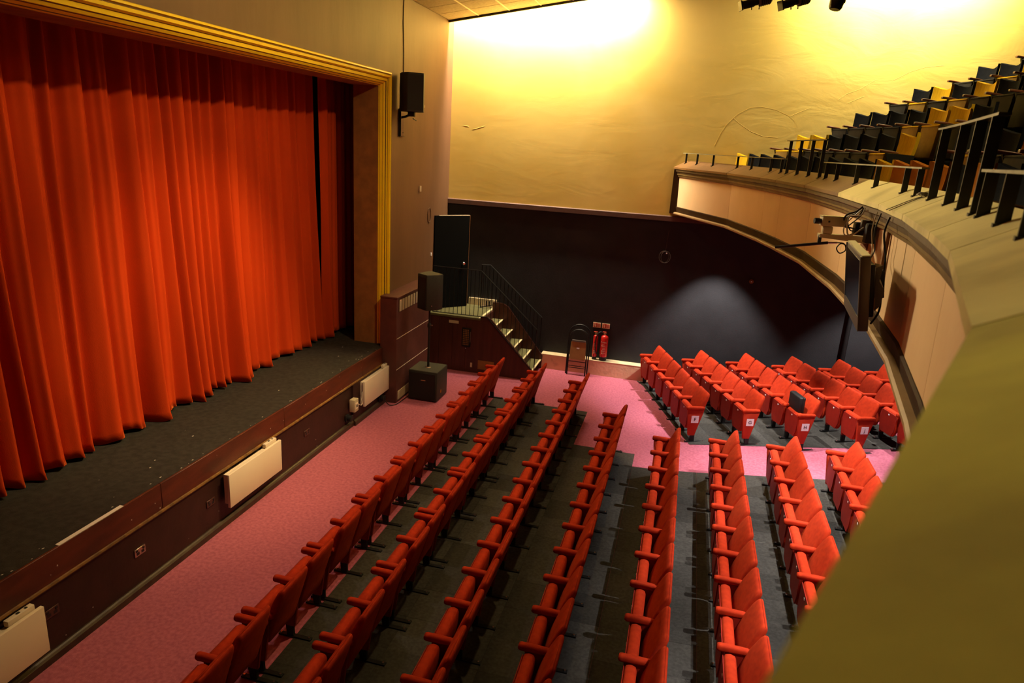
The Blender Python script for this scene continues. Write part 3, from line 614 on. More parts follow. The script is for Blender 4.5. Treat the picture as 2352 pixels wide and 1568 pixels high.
def ext_sign(x, label):
    t = thing('fire_sign', label, 'sign', (x, YW - 0.012, 1.09), 0, 'fire extinguisher signs')
    obj('board', MB().box(-0.085, 0.085, 0, 0.012, -0.055, 0.055), 'signcream', t)
    obj('red_field', MB().box(-0.07, 0.01, -0.002, 0, -0.045, 0.045), 'signred', t)
    p = MB(); p.box(-0.045, -0.015, -0.004, -0.002, -0.035, 0.012); p.box(-0.036, -0.024, -0.004, -0.002, 0.012, 0.026); p.box(-0.058, -0.024, -0.004, -0.002, 0.024, 0.032); p.box(-0.062, -0.055, -0.004, -0.002, -0.02, 0.03); obj('pictogram', p, 'signcream', t)
    q = MB()
    for k in range(4): q.box(0.02, 0.07 - 0.012 * (k % 2), -0.002, 0, 0.022 - k * 0.018, 0.030 - k * 0.018)
    obj('print_lines', q, 'signred', t)
ext_sign(-1.67, 'left of two small cream and red extinguisher signs on the black wall')
ext_sign(-1.47, 'right of two small cream and red extinguisher signs on the black wall')
# coil of wire on the black wall, round fitting
wc = thing('wire_coil', 'thin coil of wire hanging on the black wall under the dado', 'wire', (0, 0, 0))
for k, (rx, ox) in enumerate(((0.12, 0.0), (0.10, -0.02), (0.095, 0.015))):
    obj('loop', MB().tube([(-0.38 + ox + rx * math.cos(a), YW - 0.02 - 0.006 * k, 2.74 + 0.125 * math.sin(a)) for a in [j * PI / 14 for j in range(29)]], 0.0035, 5), 'tv', wc, smooth=True)
obj('drop_wire', MB().tube([(-0.38, YW - 0.02, 2.86), (-0.37, YW - 0.015, 3.10), (-0.36, YW - 0.02, 3.3)], 0.003, 5), 'casing', wc)
obj('clip', MB().box(-0.365, -0.34, YW - 0.05, YW - 0.02, 2.81, 2.83), 'plate', wc)
t = thing('wall_rose', 'small pale round fitting on the black wall under the balcony', 'fitting', (1.24, YW, 2.46))
t.location = (1.16, YW, 2.43)
obj('disc', MB().lathe([(0.045, 0.0), (0.045, -0.015), (0.03, -0.025)], 18, (0, 0, 0), 'y'), 'reveal', t, smooth=True); obj('boss', MB().lathe([(0.012, -0.025), (0.012, -0.035)], 10, (0, 0, 0), 'y'), 'plate', t)
t.location = (1.42, YW, 2.40)

# ------------------------------------------------------------------ stalls seats
def make_seat_meshes(wd):
    """wd: pitch of the seat; local frame: -x front, origin on the floor under the rear top of the back"""
    S = {}
    hw = wd / 2 - 0.008
    b = MB(); R = []
    #      z     x_front  x_rear  halfwidth factor
    lv = [(0.300, -0.235, -0.200, 0.86), (0.320, -0.262, -0.188, 0.93), (0.42, -0.262, -0.158, 0.97), (0.55, -0.222, -0.112, 0.99), (0.64, -0.185, -0.080, 1.0), (0.72, -0.152, -0.050, 0.985), (0.80, -0.112, -0.020, 0.95), (0.850, -0.084, -0.004, 0.915), (0.872, -0.066, -0.006, 0.88), (0.884, -0.048, -0.016, 0.82)]
    for z, xf_, xr, k in lv:
        cx = (xf_ + xr) / 2; R.append([(x, y, z) for x, y in rr(cx, 0, (xr - xf_) / 2, hw * k, 0.036, 3)])
    # keep the front face slightly hollow across its width
    R = [[(x + (0.012 * (1 - (y / hw) ** 2) if x < (lv[i][1] + lv[i][2]) / 2 else 0), y, z) for x, y, z in r] for i, r in enumerate(R)]
    b.rings(R); b.xf(Matrix.Diagonal((0.86, 1, 1, 1))); S['backrest'] = b.mesh('backrest', 'seat', smooth=60)
    # tipped-up cushion
    b = MB(); R = []; hc = wd / 2 - 0.045
    for z, xf_, xr, k in [(0.215, -0.440, -0.40, 0.72), (0.235, -0.452, -0.375, 0.84), (0.34, -0.463, -0.335, 0.97), (0.50, -0.462, -0.315, 1.0), (0.585, -0.455, -0.312, 1.0), (0.612, -0.445, -0.322, 0.985), (0.624, -0.425, -0.345, 0.95)]:
        R.append([(x, y, z) for x, y in rr((xf_ + xr) / 2, 0, (xr - xf_) / 2, hc * k, 0.03, 2)])
    b.rings(R); b.xf(Matrix.Diagonal((0.76, 1, 1, 1))); S['seat_cushion'] = b.mesh('seat_cushion', 'seat', smooth=55)
    b = MB(); pts = [(-0.445, y, z) for y, z in []]
    poly = [(-hc * .70, 0.215), (hc * .70, 0.215), (hc * .95, 0.33), (hc * .97, 0.60), (-hc * .97, 0.60), (-hc * .95, 0.33)]
    b.rings([[(-0.470 + (0.004 if z < .3 else 0), y, z) for y, z in poly], [(-0.455 + (0.01 if z < .3 else 0), y, z) for y, z in poly]]); b.xf(Matrix.Diagonal((0.76, 1, 1, 1))); S['seat_underside'] = b.mesh('seat_underside', 'seatpanel', bevel=0.004, seg=1)
    b = MB(); b.box(-0.474, -0.469, -0.014, 0.014, 0.545, 0.567); b.xf(Matrix.Diagonal((0.76, 1, 1, 1))); S['number_plate'] = b.mesh('number_plate', 'plate')
    # arm pad
    b = MB(); R = []
    for x, h0, h1, k in [(-0.535, 0.622, 0.642, 0.7), (-0.528, 0.606, 0.662, 0.9), (-0.50, 0.600, 0.668, 1.0), (-0.30, 0.606, 0.668, 1.0), (-0.13, 0.610, 0.664, 0.95), (-0.115, 0.62, 0.655, 0.8)]:
        R.append([(x, y, z) for y, z in rr(0, (h0 + h1) / 2, 0.033 * k, (h1 - h0) / 2, 0.022, 3)])
    b.rings(R); b.xf(Matrix.Diagonal((0.76, 1, 1, 1))); S['armrest'] = b.mesh('armrest', 'seat', smooth=60)
    b = MB(); b.rings([[(x, y, z) for x, z in [(-0.44, 0.61), (-0.16, 0.61), (-0.20, 0.40), (-0.25, 0.13), (-0.37, 0.13), (-0.43, 0.40)]] for y in (-0.018, 0.018)]); b.xf(Matrix.Diagonal((0.76, 1, 1, 1))); S['side_panel'] = b.mesh('side_panel', 'seatpanel', bevel=0.006, seg=1)
    b = MB(); b.rings([[(x, y, z) for x, z in [(-0.36, 0.14), (-0.26, 0.14), (-0.255, 0.02), (-0.345, 0.02)]] for y in (-0.015, 0.015)]); b.box(-0.46, -0.02, -0.022, 0.022, 0.004, 0.022); b.xf(Matrix.Diagonal((0.80, 1, 1, 1))); S['leg'] = b.mesh('leg', 'blackmetal')
    b = MB()
    b.lathe([(0.013, 0.022), (0.011, 0.034)], 8)
    S['bolt'] = b.mesh('bolt', 'bolt')
    return S
SEATS = {}
def seat_set(p):
    k = round(p, 3)
    if k not in SEATS: SEATS[k] = make_seat_meshes(p)
    return SEATS[k]
# aisle end panel, tapering downwards
b = MB(); b.rings([[(x, y, z) for x, z in [(-0.50, 0.605), (-0.12, 0.605), (-0.13, 0.57), (-0.28, 0.13), (-0.43, 0.13), (-0.50, 0.55)]] for y in (-0.022, 0.022)]); b.xf(Matrix.Diagonal((0.76, 1, 1, 1))); END = b.mesh('end_panel', 'endpanel', bevel=0.006, seg=2)
LET = {}
def stalls_seat(x, y, rz, pitch, armoff, near, label, group, letter=None, end_far=False):
    S = seat_set(pitch); t = thing('theatre_chair', label, 'seat', (x, y, zf(x - 0.2)), rz, group)
    for n in ('backrest', 'seat_cushion'): link(n, S[n], t)
    u = link('seat_underside', S['seat_underside'], t); link('number_plate', S['number_plate'], u)
    sides = [(armoff[0], end_far)] + ([(armoff[1], letter is not None)] if near else [])
    for yy, endp in sides:
        link('armrest', S['armrest'], t, (0, yy, 0))
        if endp:
            e = link('end_panel', END, t, (0, yy, 0))
            if letter:
                s = -1
                p = link('row_plate', PLATE, e, (-0.24, s * 0.0225, 0.435)); p['label'] = 'white plate with black letter ' + letter
                if letter not in LET: LET[letter] = text_mesh(letter, 0.085); LET[letter].materials.append(M['ink'])
                l = link('row_letter', LET[letter], e, (-0.24, s * 0.0270, 0.433)); l.rotation_euler = (PI / 2, 0, 0)
        else: link('side_panel', S['side_panel'], t, (0, yy, 0))
        lg = link('leg', S['leg'], t, (0, yy, 0)); link('bolt', S['bolt'], lg, (-0.345, 0, 0)); link('bolt', S['bolt'], lg, (-0.04, 0, 0))
    return t
PLATE = MB().box(-0.065, 0.065, -0.003, 0.003, -0.065, 0.065).mesh('row_plate', 'plate')
ROWS = [  # x of the back top, far end y, pitch, number of seats
    ('pairs', -3.08, 12.41, 1.12, 16), ('pairs', -2.25, 12.42, 1.135, 16), ('row', -1.39, 12.13, 0.521, 17), ('row', -0.57, 10.75, 0.524, 15),
    ('row', 0.29, 10.08, 0.550, 11), ('row', 1.12, 10.22, 0.525, 12), ('row', 1.95, 10.20, 0.565, 9), ('row', 2.78, 10.20, 0.56, 6)]
for r, (kind, x, y0, p, n) in enumerate(ROWS):
    grp = 'red stalls seats in the %s row from the stage' % ORD[r]
    for i in range(n):
        lab = 'red tip-up seat, %s from the far end, %s row back from the stage' % (ORD[i], ORD[r])
        if kind == 'row':
            stalls_seat(x, y0 - p * (i + .5), 0, p, (p / 2, -p / 2), i == n - 1, lab, grp, None, i == 0)
        else:
            k, h = divmod(i, 2); ys = y0 - p * k; sw = 0.5
            if h == 0: stalls_seat(x, ys - 0.04 - 0.255, 0, 0.505, (0.255, -0.25), False, lab, grp, None, i == 0)
            else: stalls_seat(x, ys - 0.04 - 0.76, 0, 0.505, (0.25, -0.255), True, lab, grp)
AR = math.atan2(0.331, 0.944)
BLK = [('F', (-0.26, 14.62), (0.76, 11.72), 6), ('G', (0.615, 14.62), (1.67, 11.81), 6), ('H', (1.51, 14.62), (2.55, 11.80), 6), ('J', (2.41, 14.60), (3.48, 11.90), 6), ('K', (3.30, 14.60), (4.32, 11.7), 6), ('L', (4.16, 14.60), (4.85, 12.6), 4)]
for r, (let, a, e, n) in enumerate(BLK):
    A = Vector(a); E_ = Vector(e); dv = (E_ - A) / n; p = dv.length; rz = math.atan2(dv.x, -dv.y)
    grp = 'angled red seats in %s row behind the pink cross aisle' % ORD[r]
    for i in range(n):
        c = A + dv * (i + .5)
        last = i == n - 1 and let in 'FGHJ'
        lab = ('red aisle-end seat with the white letter %s plate on its end panel' % let) if last else 'red tip-up seat, %s from the black wall, %s angled row behind the pink aisle' % (ORD[i], ORD[r])
        stalls_seat(c.x, c.y, rz, p, (p / 2, -p / 2), i == n - 1, lab, grp, let if last else None, i == 0)
# black case left on an H seat
b = MB(); b.box(-0.055, 0.055, -0.19, 0.19, 0, 0.28)
bag = thing('black_case', 'black padded case standing on the aisle-end seat with letter H', 'case', (2.19, 12.03, 0.737), AR)
obj('shell', b, 'rubber', bag, bevel=0.025, seg=3); obj('zip_line', MB().box(-0.002, 0.002, -0.193, 0.193, 0.02, 0.281), 'ink', bag)

# black column under the balcony
t = thing('steel_column', 'slim black column under the balcony behind the angled seats', 'column', (3.22, 13.95, zf(3.22)))
t.location = (3.40, 14.78, zf(3.40))
obj('shaft', MB().lathe([(0.045, 0.02), (0.045, 3.42)], 16), 'blackmetal', t, smooth=True); obj('base_plate', MB().box(-0.1, 0.1, -0.1, 0.1, 0, 0.02), 'blackmetal', t); obj('head_plate', MB().box(-0.1, 0.1, -0.1, 0.1, 3.42, 3.44), 'blackmetal', t)

# ------------------------------------------------------------------ balcony
OUT = [(-0.42, 14.88), (0.54, 12.74), (0.95, 11.05), (1.09, 10.31), (1.29, 9.0), (1.36, 7.33), (1.335, 5.65), (1.24, 4.64), (1.05, 3.47), (0.90, 2.72), (0.52, 1.38), (-0.03, 0.10), (-0.42, -0.94)]
OUTV = [Vector(p) for p in OUT]
NRM = []
for i in range(len(OUTV)):
    t_ = (OUTV[min(i + 1, len(OUTV) - 1)] - OUTV[max(i - 1, 0)]).normalized(); NRM.append(Vector((-t_.y, t_.x)))
NRM[0] = Vector((1, 0)); NRM[-1] = Vector((1, 0))
def off(i, d): return OUTV[i] + NRM[i] * (d / max(0.8, NRM[i].dot(NRM[max(i - 1, 0)])))
bal = thing('balcony_parapet', 'curved balcony front with peach fascia panels and sloping olive ledge', 'balcony', (0, 0, 0))
def strip(name, prof_, mats, i0, i1, gap=0.0, parent=bal, **kw):
    """profile of (inward offset, z) swept along the outline from node i0 to i1"""
    mb = MB(); R = []
    for i in range(i0, i1 + 1):
        ring = []
        for d_, z in prof_:
            q = off(i, d_)
            if gap and i in (i0, i1):
                o_ = off(i1 if i == i0 else i0, d_); dr = (o_ - q).normalized(); q = q + dr * gap
            ring.append((q.x, q.y, z))
        R.append(ring)
    mb.rings(R); return obj(name, mb, mats, parent, **kw)
NS = len(OUT) - 1
for i in range(NS):
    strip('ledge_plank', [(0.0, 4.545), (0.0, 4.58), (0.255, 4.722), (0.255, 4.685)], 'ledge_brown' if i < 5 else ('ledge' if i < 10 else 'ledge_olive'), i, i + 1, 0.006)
    strip('fascia_panel', [(0.105, 4.42), (0.125, 3.77), (0.15, 3.77), (0.13, 4.42)], 'fascia', i, i + 1, 0.003)
    strip('cornice_board', [(0.02, 4.543), (0.02, 4.50), (0.045, 4.485), (0.05, 4.455), (0.20, 4.455), (0.20, 4.60)], 'cornice', i, i + 1, 0.0015)
    strip('cornice_bead', [(0.05, 4.454), (0.052, 4.435), (0.07, 4.42), (0.075, 4.40), (0.10, 4.385), (0.125, 4.385), (0.125, 4.454)], 'cornice_olive', i, i + 1, 0.0015)
strip('lower_band', [(0.118, 3.80), (0.105, 3.79), (0.125, 3.69), (0.20, 3.69), (0.20, 3.80)], 'trimdark', 0, NS)
strip('edge_bead', [(0.125, 3.689), (0.085, 3.688), (0.070, 3.675), (0.070, 3.655), (0.085, 3.64), (0.20, 3.64), (0.20, 3.689)], 'trimlight', 0, NS)
strip('inner_lining', [(0.21, 4.68), (0.245, 4.70), (0.245, 4.03), (0.21, 4.03)], 'orange', 0, NS)
obj('end_stile', MB().hexa([(-0.40, 14.80, 3.66), (-0.20, 14.80, 3.66), (-0.20, YW, 3.66), (-0.40, YW, 3.66), (-0.40, 14.80, 4.54), (-0.20, 14.80, 4.54), (-0.20, YW, 4.54), (-0.40, YW, 4.54)]), 'trimdark', bal)
# soffit
pts = [off(i, 0.215) for i in range(NS + 1)]
b = MB()
for i in range(NS): b.hexa([(pts[i].x, pts[i].y, 3.64), (pts[i + 1].x, pts[i + 1].y, 3.64), (XB, pts[i + 1].y, 3.64), (XB, pts[i].y, 3.64), (pts[i].x, pts[i].y, 3.68), (pts[i + 1].x, pts[i + 1].y, 3.68), (XB, pts[i + 1].y, 3.68), (XB, pts[i].y, 3.68)])
struct('ceiling_balcony', b, 'blackwall')
# raked tiers, concentric with the front
CX, CY = -17.54, 6.9
RARM = [19.52, 20.37, 21.26, 22.10, 22.96, 23.84, 24.72]
ZTI = [4.03, 4.42, 4.86, 5.32, 5.72, 6.14, 6.56]
def arc_pt(R_, y): return CX + math.sqrt(R_ * R_ - (y - CY) ** 2)
for k in range(7):
    r0 = (RARM[k] - 0.36) if k else 19.32; r1 = (RARM[k + 1] - 0.36) if k < 6 else 26.5
    A = []
    ys = [YL + (YW - YL) * j / 40 for j in range(41)]
    prof_ = [(r0, 3.70), (r0, ZTI[k]), (r1, ZTI[k]), (r1, 3.70)]
    b = MB(); b.rings([[(min(arc_pt(R_, y), XB), y, z) for R_, z in prof_] for y in ys])
    struct('balcony_tier', b, 'tier')
# safety rails along the ledge
def on_curve(y, d=0.17):
    for i in range(NS):
        a, c_ = off(i, d), off(i + 1, d)
        if c_.y <= y <= a.y: return a.lerp(c_, (a.y - y) / (a.y - c_.y))
    return off(NS, d)
def rail_run(label, ys, top, w_, cap):
    t = thing('safety_rail', label, 'railing', (0, 0, 0), 0)
    P = [on_curve(y) for y in ys]; mb = MB(); R = []
    ext = [on_curve(ys[0] + 0.12)] + P + [on_curve(ys[-1] - 0.12)]
    for i, p in enumerate(ext):
        q = (ext[min(i + 1, len(ext) - 1)] - ext[max(i - 1, 0)]).normalized(); n_ = Vector((-q.y, q.x))
        R.append([(p.x + n_.x * u, p.y + n_.y * u, top + v) for u, v in ((-0.024, -.009), (0.024, -.009), (0.024, 0.003), (-0.024, 0.003))])
    mb.rings(R); obj('top_bar', mb, cap, t)
    for i, p in enumerate(P):
        q = (ext[i + 2] - ext[i]).normalized(); rz = math.atan2(q.y, q.x) + PI / 2
        o = obj('post', MB().box(-w_, w_, -0.006, 0.006, -0.005, top - 4.668 - 0.008), 'rail', t, (p.x, p.y, 4.668), rz)
        obj('foot_plate', MB().box(-0.03, 0.03, -0.018, 0.018, -0.012, 0.004), 'rail', o)
    return t
rail_run('low black rail on the ledge running from the side wall to the first tall guard', [14.75, 14.28, 13.66, 12.82, 12.08, 11.20, 10.72], 4.868, 0.018, 'railtop')
rail_run('tall black guard rail at the far gangway of the balcony', [10.46, 10.0, 9.52, 9.10], 5.11, 0.020, 'rail')
rail_run('low rail with pale cap on the ledge between the two tall guards', [8.80, 8.28, 7.47, 6.66, 5.74, 5.30], 4.855, 0.020, 'railtop')
rail_run('tall black guard rail at the near gangway of the balcony', [4.82, 4.28, 3.87, 3.52], 5.09, 0.024, 'rail')
rail_run('low rail with pale cap on the ledge at the right edge of the photo', [3.36, 2.92, 2.38, 1.75], 4.86, 0.024, 'railtop')

# balcony seats
def make_balcony_meshes():
    S = {}; hw = 0.235
    b = MB(); nu, nv = 8, 7; F_, B_ = [], []
    for j in range(nv + 1):
        v = j / nv; z = 0.36 + 0.50 * v; rowf, rowb = [], []
        for i in range(nu + 1):
            u = -1 + 2 * i / nu
            x = 0.38 + 0.15 * v - 0.085 * (u * u) * (0.4 + 0.6 * v) + 0.03 * math.sin(PI * v)
            zt = z + (0.06 * u * u - 0.02) * v ** 3
            w_ = hw * (0.94 + 0.06 * v)
            rowf.append((x - 0.022, u * w_, zt)); rowb.append((x + 0.022, u * w_, zt))
        F_.append(rowf); B_.append(rowb)
    R = [F_[j] + list(reversed(B_[j])) for j in range(nv + 1)]
    b.rings(R); S['back'] = b
    b = MB(); b.hexa([(0.0, -0.215, 0.14), (0.08, -0.205, 0.11), (0.08, 0.205, 0.11), (0.0, 0.215, 0.14), (0.035, -0.228, 0.575), (0.20, -0.222, 0.59), (0.20, 0.222, 0.59), (0.035, 0.228, 0.575)]); S['pan'] = b
    b = MB(); b.hexa([(0.025, -0.228, 0.575), (0.21, -0.222, 0.59), (0.21, 0.222, 0.59), (0.025, 0.228, 0.575), (0.032, -0.222, 0.596), (0.204, -0.215, 0.610), (0.204, 0.215, 0.610), (0.032, 0.222, 0.596)]); S['padtop'] = b
    b = MB(); b.rings([[(x, y, z) for y, z in rr(0, zc_, 0.028 * k, 0.018 * k, 0.008, 1)] for x, zc_, k in ((-0.06, 0.628, 0.9), (-0.04, 0.63, 1), (0.10, 0.620, 0.9), (0.20, 0.612, 0.6))]); S['arm'] = b
    b = MB(); b.rings([[(x, y, z) for x, z in [(0.03, 0.605), (0.42, 0.59), (0.40, 0.36), (0.30, 0.0), (0.12, 0.0), (0.14, 0.36), (0.08, 0.46)]] for y in (-0.016, 0.016)]); S['standard'] = b
    return S
BS = make_balcony_meshes()
BM = {('back', 'navy'): BS['back'].mesh('backrest', 'navy', smooth=60), ('back', 'yellow'): BS['back'].mesh('backrest', 'yellow', smooth=60), ('back', 'orange'): BS['back'].mesh('backrest', 'orange', smooth=60),
      ('pan', 'navy'): BS['pan'].mesh('seat_pan', 'navypan', bevel=0.01), ('pan', 'yellow'): BS['pan'].mesh('seat_pan', 'yellowpan', bevel=0.01), ('pan', 'orange'): BS['pan'].mesh('seat_pan', 'orange', bevel=0.01),
      ('pad', 'navy'): BS['padtop'].mesh('seat_pad', 'navypan', bevel=0.006), ('pad', 'yellow'): BS['padtop'].mesh('seat_pad', 'yellow', bevel=0.006), ('pad', 'orange'): BS['padtop'].mesh('seat_pad', 'orange', bevel=0.006),
      'arm': BS['arm'].mesh('armrest', 'armwood', bevel=0.004, seg=1), 'std': BS['standard'].mesh('side_standard', 'rail')}
def balcony_seat(R_, z, ang, colr, label, group, near, pa, bcol):
    x, y = CX + R_ * math.cos(ang), CY + R_ * math.sin(ang)
    t = thing('balcony_chair', label, 'seat', (x, y, z), ang, group)
    link('backrest', BM[('back', bcol)], t); p = link('seat_pan', BM[('pan', colr)], t); link('seat_pad', BM[('pad', colr)], p)
    for yy in ([pa / 2] + ([-pa / 2] if near else [])):
        link('armrest', BM['arm'], t, (0, yy, 0)); link('side_standard', BM['std'], t, (0, yy, 0))
CN = {'N': 'navy', 'Y': 'yellow', 'O': 'orange'}
TIERS = [  # colours from the side wall, y of the first arm, pitch; then the block past the far gangway
    ('YNNNNNNNNNYOOONONNNN', 14.66, 0.512, '', 0), ('YYNNNNY', 14.42, 0.548, 'YNNNN', 8.93), ('NNNNYYN', 14.45, 0.535, '', 0), ('NYNYNNN', 14.45, 0.525, '', 0), ('NNYN', 14.40, 0.52, '', 0), ('NN', 14.35, 0.52, '', 0)]
BACKS = {(1, 'middle', 0): 'N', (1, 'middle', 1): 'O'}
for k, (c1, y1, pb, c2, y2) in enumerate(TIERS):
    for blk, cols, yst in (('far', c1, y1), ('middle', c2, y2)):
        for i, ch in enumerate(cols):
            a = math.asin((yst - CY) / RARM[k]) - pb * (i + .5) / RARM[k]
            ref = 'from the side wall' if blk == 'far' else 'past the far gangway'
            bc = BACKS.get((k, blk, i), ch)
            nm = CN[ch] if bc == ch else '%s backed, %s bottomed' % (CN[bc], CN[ch])
            lab = ('%s balcony seat with wooden arms, %s %s, %s tier row' if bc == ch else '%s balcony seat, %s %s, %s tier row') % (nm, ORD[i], ref, ORD[k])
            balcony_seat(RARM[k], ZTI[k], a, CN[ch], lab, '%s balcony seats in the %s block, %s tier' % (CN[ch], blk, ORD[k]), i == len(cols) - 1, pb, CN[bc])

# ------------------------------------------------------------------ equipment on the balcony front
tvt = thing('flat_monitor', 'grey flat monitor hung on the balcony fascia, screen towards the stage', 'monitor', (1.165, 5.06, 3.84), math.radians(84.5))
# local x runs along the screen width (away from the camera), local y points to the stage side
Tm = Matrix.Rotation(math.radians(-8), 4, 'X')
def TV(name, mb, m, **kw): mb.xf(Tm); return obj(name, mb, m, tvt, **kw)
TV('case', MB().box(-0.44, 0.44, -0.055, 0.0, 0.0, 0.47), 'tv', bevel=0.006)
TV('screen', MB().box(-0.40, 0.40, 0.0, 0.004, 0.09, 0.44), 'screen')
TV('bezel', MB().box(-0.44, 0.44, 0.0, 0.006, 0.0, 0.08).box(-0.44, -0.41, 0, 0.006, 0.08, 0.47).box(0.41, 0.44, 0, .006, .08, .47), 'tv')
o = TV('top_cover', MB().box(-0.435, 0.435, -0.052, -0.004, 0.47, 0.478), 'tvtop'); o['label'] = 'pale top of the monitor'  # top coloured paler than the case
TV('back_box', MB().box(-0.30, 0.30, -0.10, -0.056, 0.06, 0.40), 'blackmetal', bevel=0.01)
TV('mount', MB().box(-0.05, 0.10, -0.19, -0.10, 0.14, 0.32), 'blackmetal', bevel=0.004)
TV('bag_wrap', MB().add([(-0.30, -0.101, 0.38), (-0.32, -0.14, 0.40), (-0.33, -0.12, 0.30), (-0.34, -0.15, 0.24), (-0.33, -0.13, 0.14), (-0.30, -0.101, 0.10), (-0.22, -0.102, 0.40)], [(0, 1, 2), (0, 2, 3), (0, 3, 4), (0, 4, 5), (0, 1, 6)]), 'clearpack')
cc = thing('security_camera', 'cream box camera on a bracket fixed to the balcony fascia', 'camera', (1.06, 6.2, 4.33), math.radians(12))
obj('housing', MB().box(0.0, 0.20, -0.035, 0.035, 0.02, 0.095), 'camcream', cc, bevel=0.004)
obj('hood', MB().box(-0.005, 0.21, -0.04, 0.04, 0.096, 0.103), 'camcream', cc)
obj('lens', MB().lathe([(0.022, -0.055), (0.024, -0.05), (0.024, -0.02), (0.02, 0.001)], 14, (0, 0, 0.055), 'x'), 'rubber', cc, smooth=True)
obj('spot_mark', MB().box(0.045, 0.06, -0.037, -0.035, 0.05, 0.065), 'ink', cc)
obj('yoke', MB().box(0.02, 0.10, -0.03, 0.03, -0.045, 0.018), 'camcream', cc, bevel=0.012)
obj('arm', MB().hexa([(0.0, -0.03, -0.075), (0.40, -0.035, -0.105), (0.40, 0.035, -0.105), (0.0, 0.03, -0.075), (0.0, -0.03, -0.045), (0.40, -0.035, -0.045), (0.40, 0.035, -0.045), (0.0, 0.03, -0.045)]), 'camcream', cc)
obj('wall_plate', MB().box(0.38, 0.41, -0.06, 0.06, -0.15, 0.02), 'reveal', cc)
mc = thing('shotgun_microphone', 'long thin black microphone slung under the cream camera bracket', 'microphone', (0.98, 6.2, 4.20), 0)
obj('barrel', MB().tube([(-0.24, 0.03, -0.065), (0.16, -0.01, 0.015)], 0.012, 8), 'rubber', mc, smooth=True)
obj('clip', MB().box(0.08, 0.105, -0.015, 0.015, 0.005, 0.075), 'rubber', mc); obj('plug', MB().tube([(0.16, -.01, 0.015), (0.23, -.02, 0.022)], 0.008, 8), 'steel', mc)
obj('cable', MB().cable([(0.23, -.02, 0.022), (0.28, -.03, 0.02), (0.30, -.03, -0.03), (0.26, -.03, -0.06), (0.23, -.03, -0.02), (0.26, -.03, 0.02), (0.32, -.02, 0.0), (0.36, -.02, 0.02)], 0.005, 6), 'rubber', mc, smooth=True)
jb = thing('cable_junction', 'tangle of black boxes and cables on the fascia beside the cream camera', 'cables', (1.36, 6.1, 4.36))
obj('junction_box', MB().box(0.0, 0.07, -0.16, -0.06, -0.10, 0.05), 'rubber', jb, bevel=0.006); obj('transformer', MB().box(-0.05, 0.03, 0.02, 0.12, -0.06, 0.04), 'rubber', jb, bevel=0.006)
obj('adaptor', MB().box(-0.02, 0.05, -0.05, 0.02, -0.01, 0.07), 'tv', jb, bevel=0.006)
random.seed(21)
for k in range(6):
    y_ = random.uniform(-.12, .12); obj('cable', MB().cable([(-0.01, y_, random.uniform(-.02, .03)), (-0.09 - .03 * random.random(), y_ + random.uniform(-.05, .05), random.uniform(-.08, .02)), (-0.12, y_ + random.uniform(0, .08), random.uniform(.0, .1)), (-0.05, y_, random.uniform(.08, .13)), (-0.02, y_ * .5, 0.16)], 0.005 if k else 0.006, 6), 'rubber' if k % 3 else 'box', jb, smooth=True)
obj('cable', MB().cable([(-0.13, 0.12, 0.02), (-0.12, 0.08, 0.09), (-0.06, 0.03, 0.13), (-0.03, 0.0, 0.17)], 0.008, 6), 'rubber', jb, smooth=True)
def hang(name, label, pts, r=0.007, m='rubber'): tag(obj(name, MB().cable(pts, r, 6), m, smooth=True), label, 'cable')
hang('hanging_cable', 'thick black cable hanging in front of the fascia behind the monitor', [(1.285, 5.08, 4.53), (1.27, 5.08, 4.42), (1.30, 5.04, 4.25), (1.31, 5.02, 4.05), (1.31, 4.98, 3.92), (1.28, 5.0, 3.82)])
hang('hanging_cable', 'thin dark cable hanging from the cornice above the monitor', [(1.31, 5.42, 4.53), (1.29, 5.42, 4.40), (1.31, 5.40, 4.28), (1.27, 5.3, 4.22)], 0.005)
hang('hanging_cable', 'pale thin cable beside the thin dark one above the monitor', [(1.315, 5.55, 4.53), (1.30, 5.54, 4.40), (1.32, 5.50, 4.25), (1.27, 5.36, 4.2)], 0.004, 'box')
tag(obj('conduit', MB().box(1.40, 1.425, 5.52, 5.55, 3.82, 4.40), 'reveal'), 'brown vertical conduit strip on the fascia behind the monitor', 'conduit')
tb = thing('cable_tangle', 'small tangle of wire on the olive ledge by a rail post', 'cable', (1.44, 5.05, 4.665))
for k in range(4): obj('loop', MB().tube([(0.035 * math.cos(a) + .01 * k, 0.035 * math.sin(a), 0.015 + 0.02 * abs(math.sin(a + k))) for a in [j * PI / 8 for j in range(17)]], 0.0035, 5), 'tv', tb, smooth=True)
obj('tail', MB().cable([(0, 0, 0.012), (-0.06, 0.02, -0.018), (-0.14, 0.01, -0.06), (-0.20, -0.02, -0.087)], 0.003, 5), 'tv', tb)
obj('tail', MB().cable([(0, -.03, 0.012), (-0.06, -0.03, -0.018), (-0.14, -0.05, -0.06), (-0.20, -0.09, -0.087)], 0.003, 5), 'tv', tb)

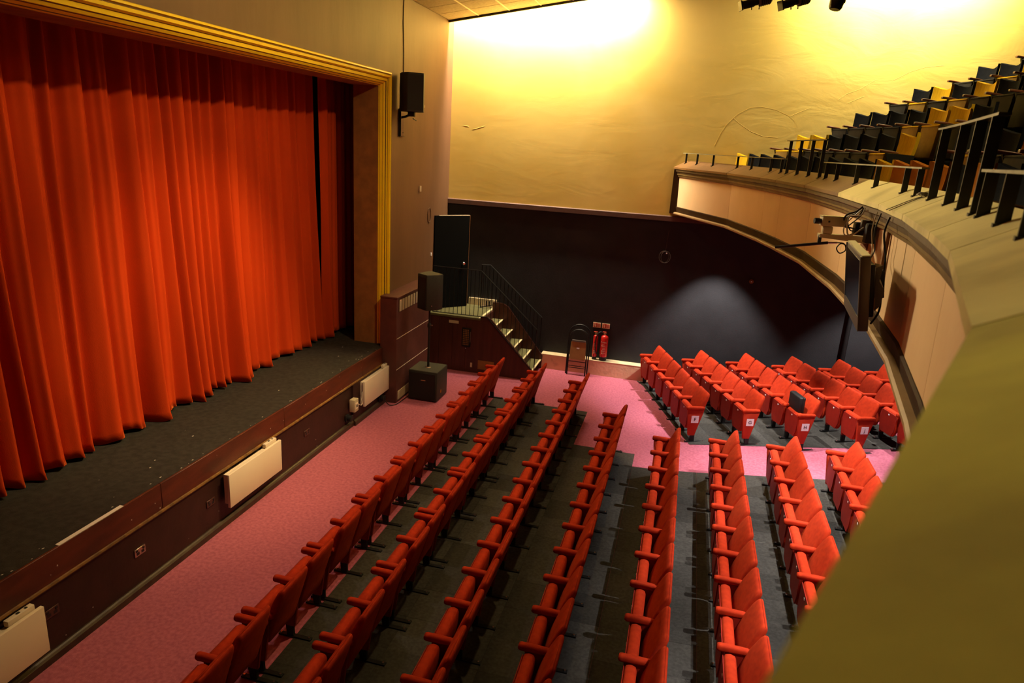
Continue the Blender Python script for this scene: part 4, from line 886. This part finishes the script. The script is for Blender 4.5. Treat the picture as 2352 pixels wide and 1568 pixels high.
# ------------------------------------------------------------------ stage lanterns near the ceiling
def lantern(x, y, z, label, kind, yaw, pitch):
    t = thing('stage_lantern', label, 'spotlight', (x, y, z), yaw); t.scale = (0.64, 0.64, 0.64) if kind == 'profile' else (0.7, 0.7, 0.7)
    Rl = Matrix.Rotation(pitch, 4, 'Y')
    def A(n, mb, m, **kw): mb.xf(Rl); return obj(n, mb, m, t, **kw)
    if kind == 'profile':
        A('lens_tube', MB().lathe([(0.075, -0.36), (0.085, -0.34), (0.085, -0.10), (0.07, -0.08), (0.07, 0.0)], 16, axis='x'), 'blackmetal', smooth=True)
        A('colour_frame', MB().box(-0.40, -0.37, -0.10, 0.10, -0.10, 0.10).box(-0.37, -0.355, -0.085, 0.085, -0.085, 0.085), 'blackmetal', bevel=0.004, seg=1)
        A('lamp_house', MB().lathe([(0.08, 0.0), (0.11, 0.03), (0.11, 0.26), (0.08, 0.30), (0.03, 0.32)], 12, axis='x'), 'tv', smooth=30)
        for k in range(5): A('cooling_fin', MB().lathe([(0.118, 0.05 + k * .045), (0.118, 0.065 + k * .045)], 12, axis='x'), 'blackmetal')
        A('shutter_knob', MB().tube([(0.02, 0, -0.06), (0.0, 0.0, -0.16)], 0.012, 6), 'blackmetal'); A('focus_knob', MB().tube([(-0.15, 0, -0.08), (-0.16, 0.0, -0.13)], 0.012, 6), 'blackmetal')
        A('lamp_clip', MB().tube([(0.30, 0.05, 0.06), (0.36, 0.05, 0.0), (0.34, -0.05, -0.06)], 0.006, 5), 'steel')
    else:
        A('housing', MB().lathe([(0.10, -0.10), (0.125, -0.06), (0.14, 0.1), (0.14, 0.34), (0.08, 0.40)], 16, axis='x'), 'blackmetal', smooth=True)
        A('lens', MB().lathe([(0.09, -0.105), (0.085, -0.095)], 16, axis='x'), 'screen')
    obj('yoke', MB().tube([(0.05, -0.16, 0.0), (0.05, -0.16, 0.2), (0.05, 0, 0.27), (0.05, 0.16, 0.2), (0.05, 0.16, 0.0)], 0.012, 6), 'blackmetal', t)
    obj('hook_clamp', MB().box(0.02, 0.08, -0.03, 0.03, 0.26, 0.36), 'blackmetal', t)
lantern(0.56, 11.0, 6.94, 'black spotlight with grey lamp housing, leftmost of three at the top edge', 'profile', 0.3, -0.30)
lantern(1.07, 11.0, 6.95, 'black spotlight with long barrel, middle of three at the top edge', 'profile', 0.45, -0.32)
lantern(1.58, 11.0, 6.92, 'black rounded can spotlight, rightmost of three at the top edge', 'can', 0.6, -1.35)
t = thing('lighting_bar', 'steel bar above the frame carrying the three spotlights', 'bar', (0, 0, 0))
obj('tube', MB().tube([(-0.2, 11.0, 7.175), (3.6, 11.0, 7.19)], 0.024, 10), 'blackmetal', t, smooth=True)
for x in (0.2, 3.2): obj('drop_rod', MB().tube([(x, 11.0, 7.19), (x, 11.0, zc(x) + 0.018)], 0.012, 6), 'blackmetal', t)
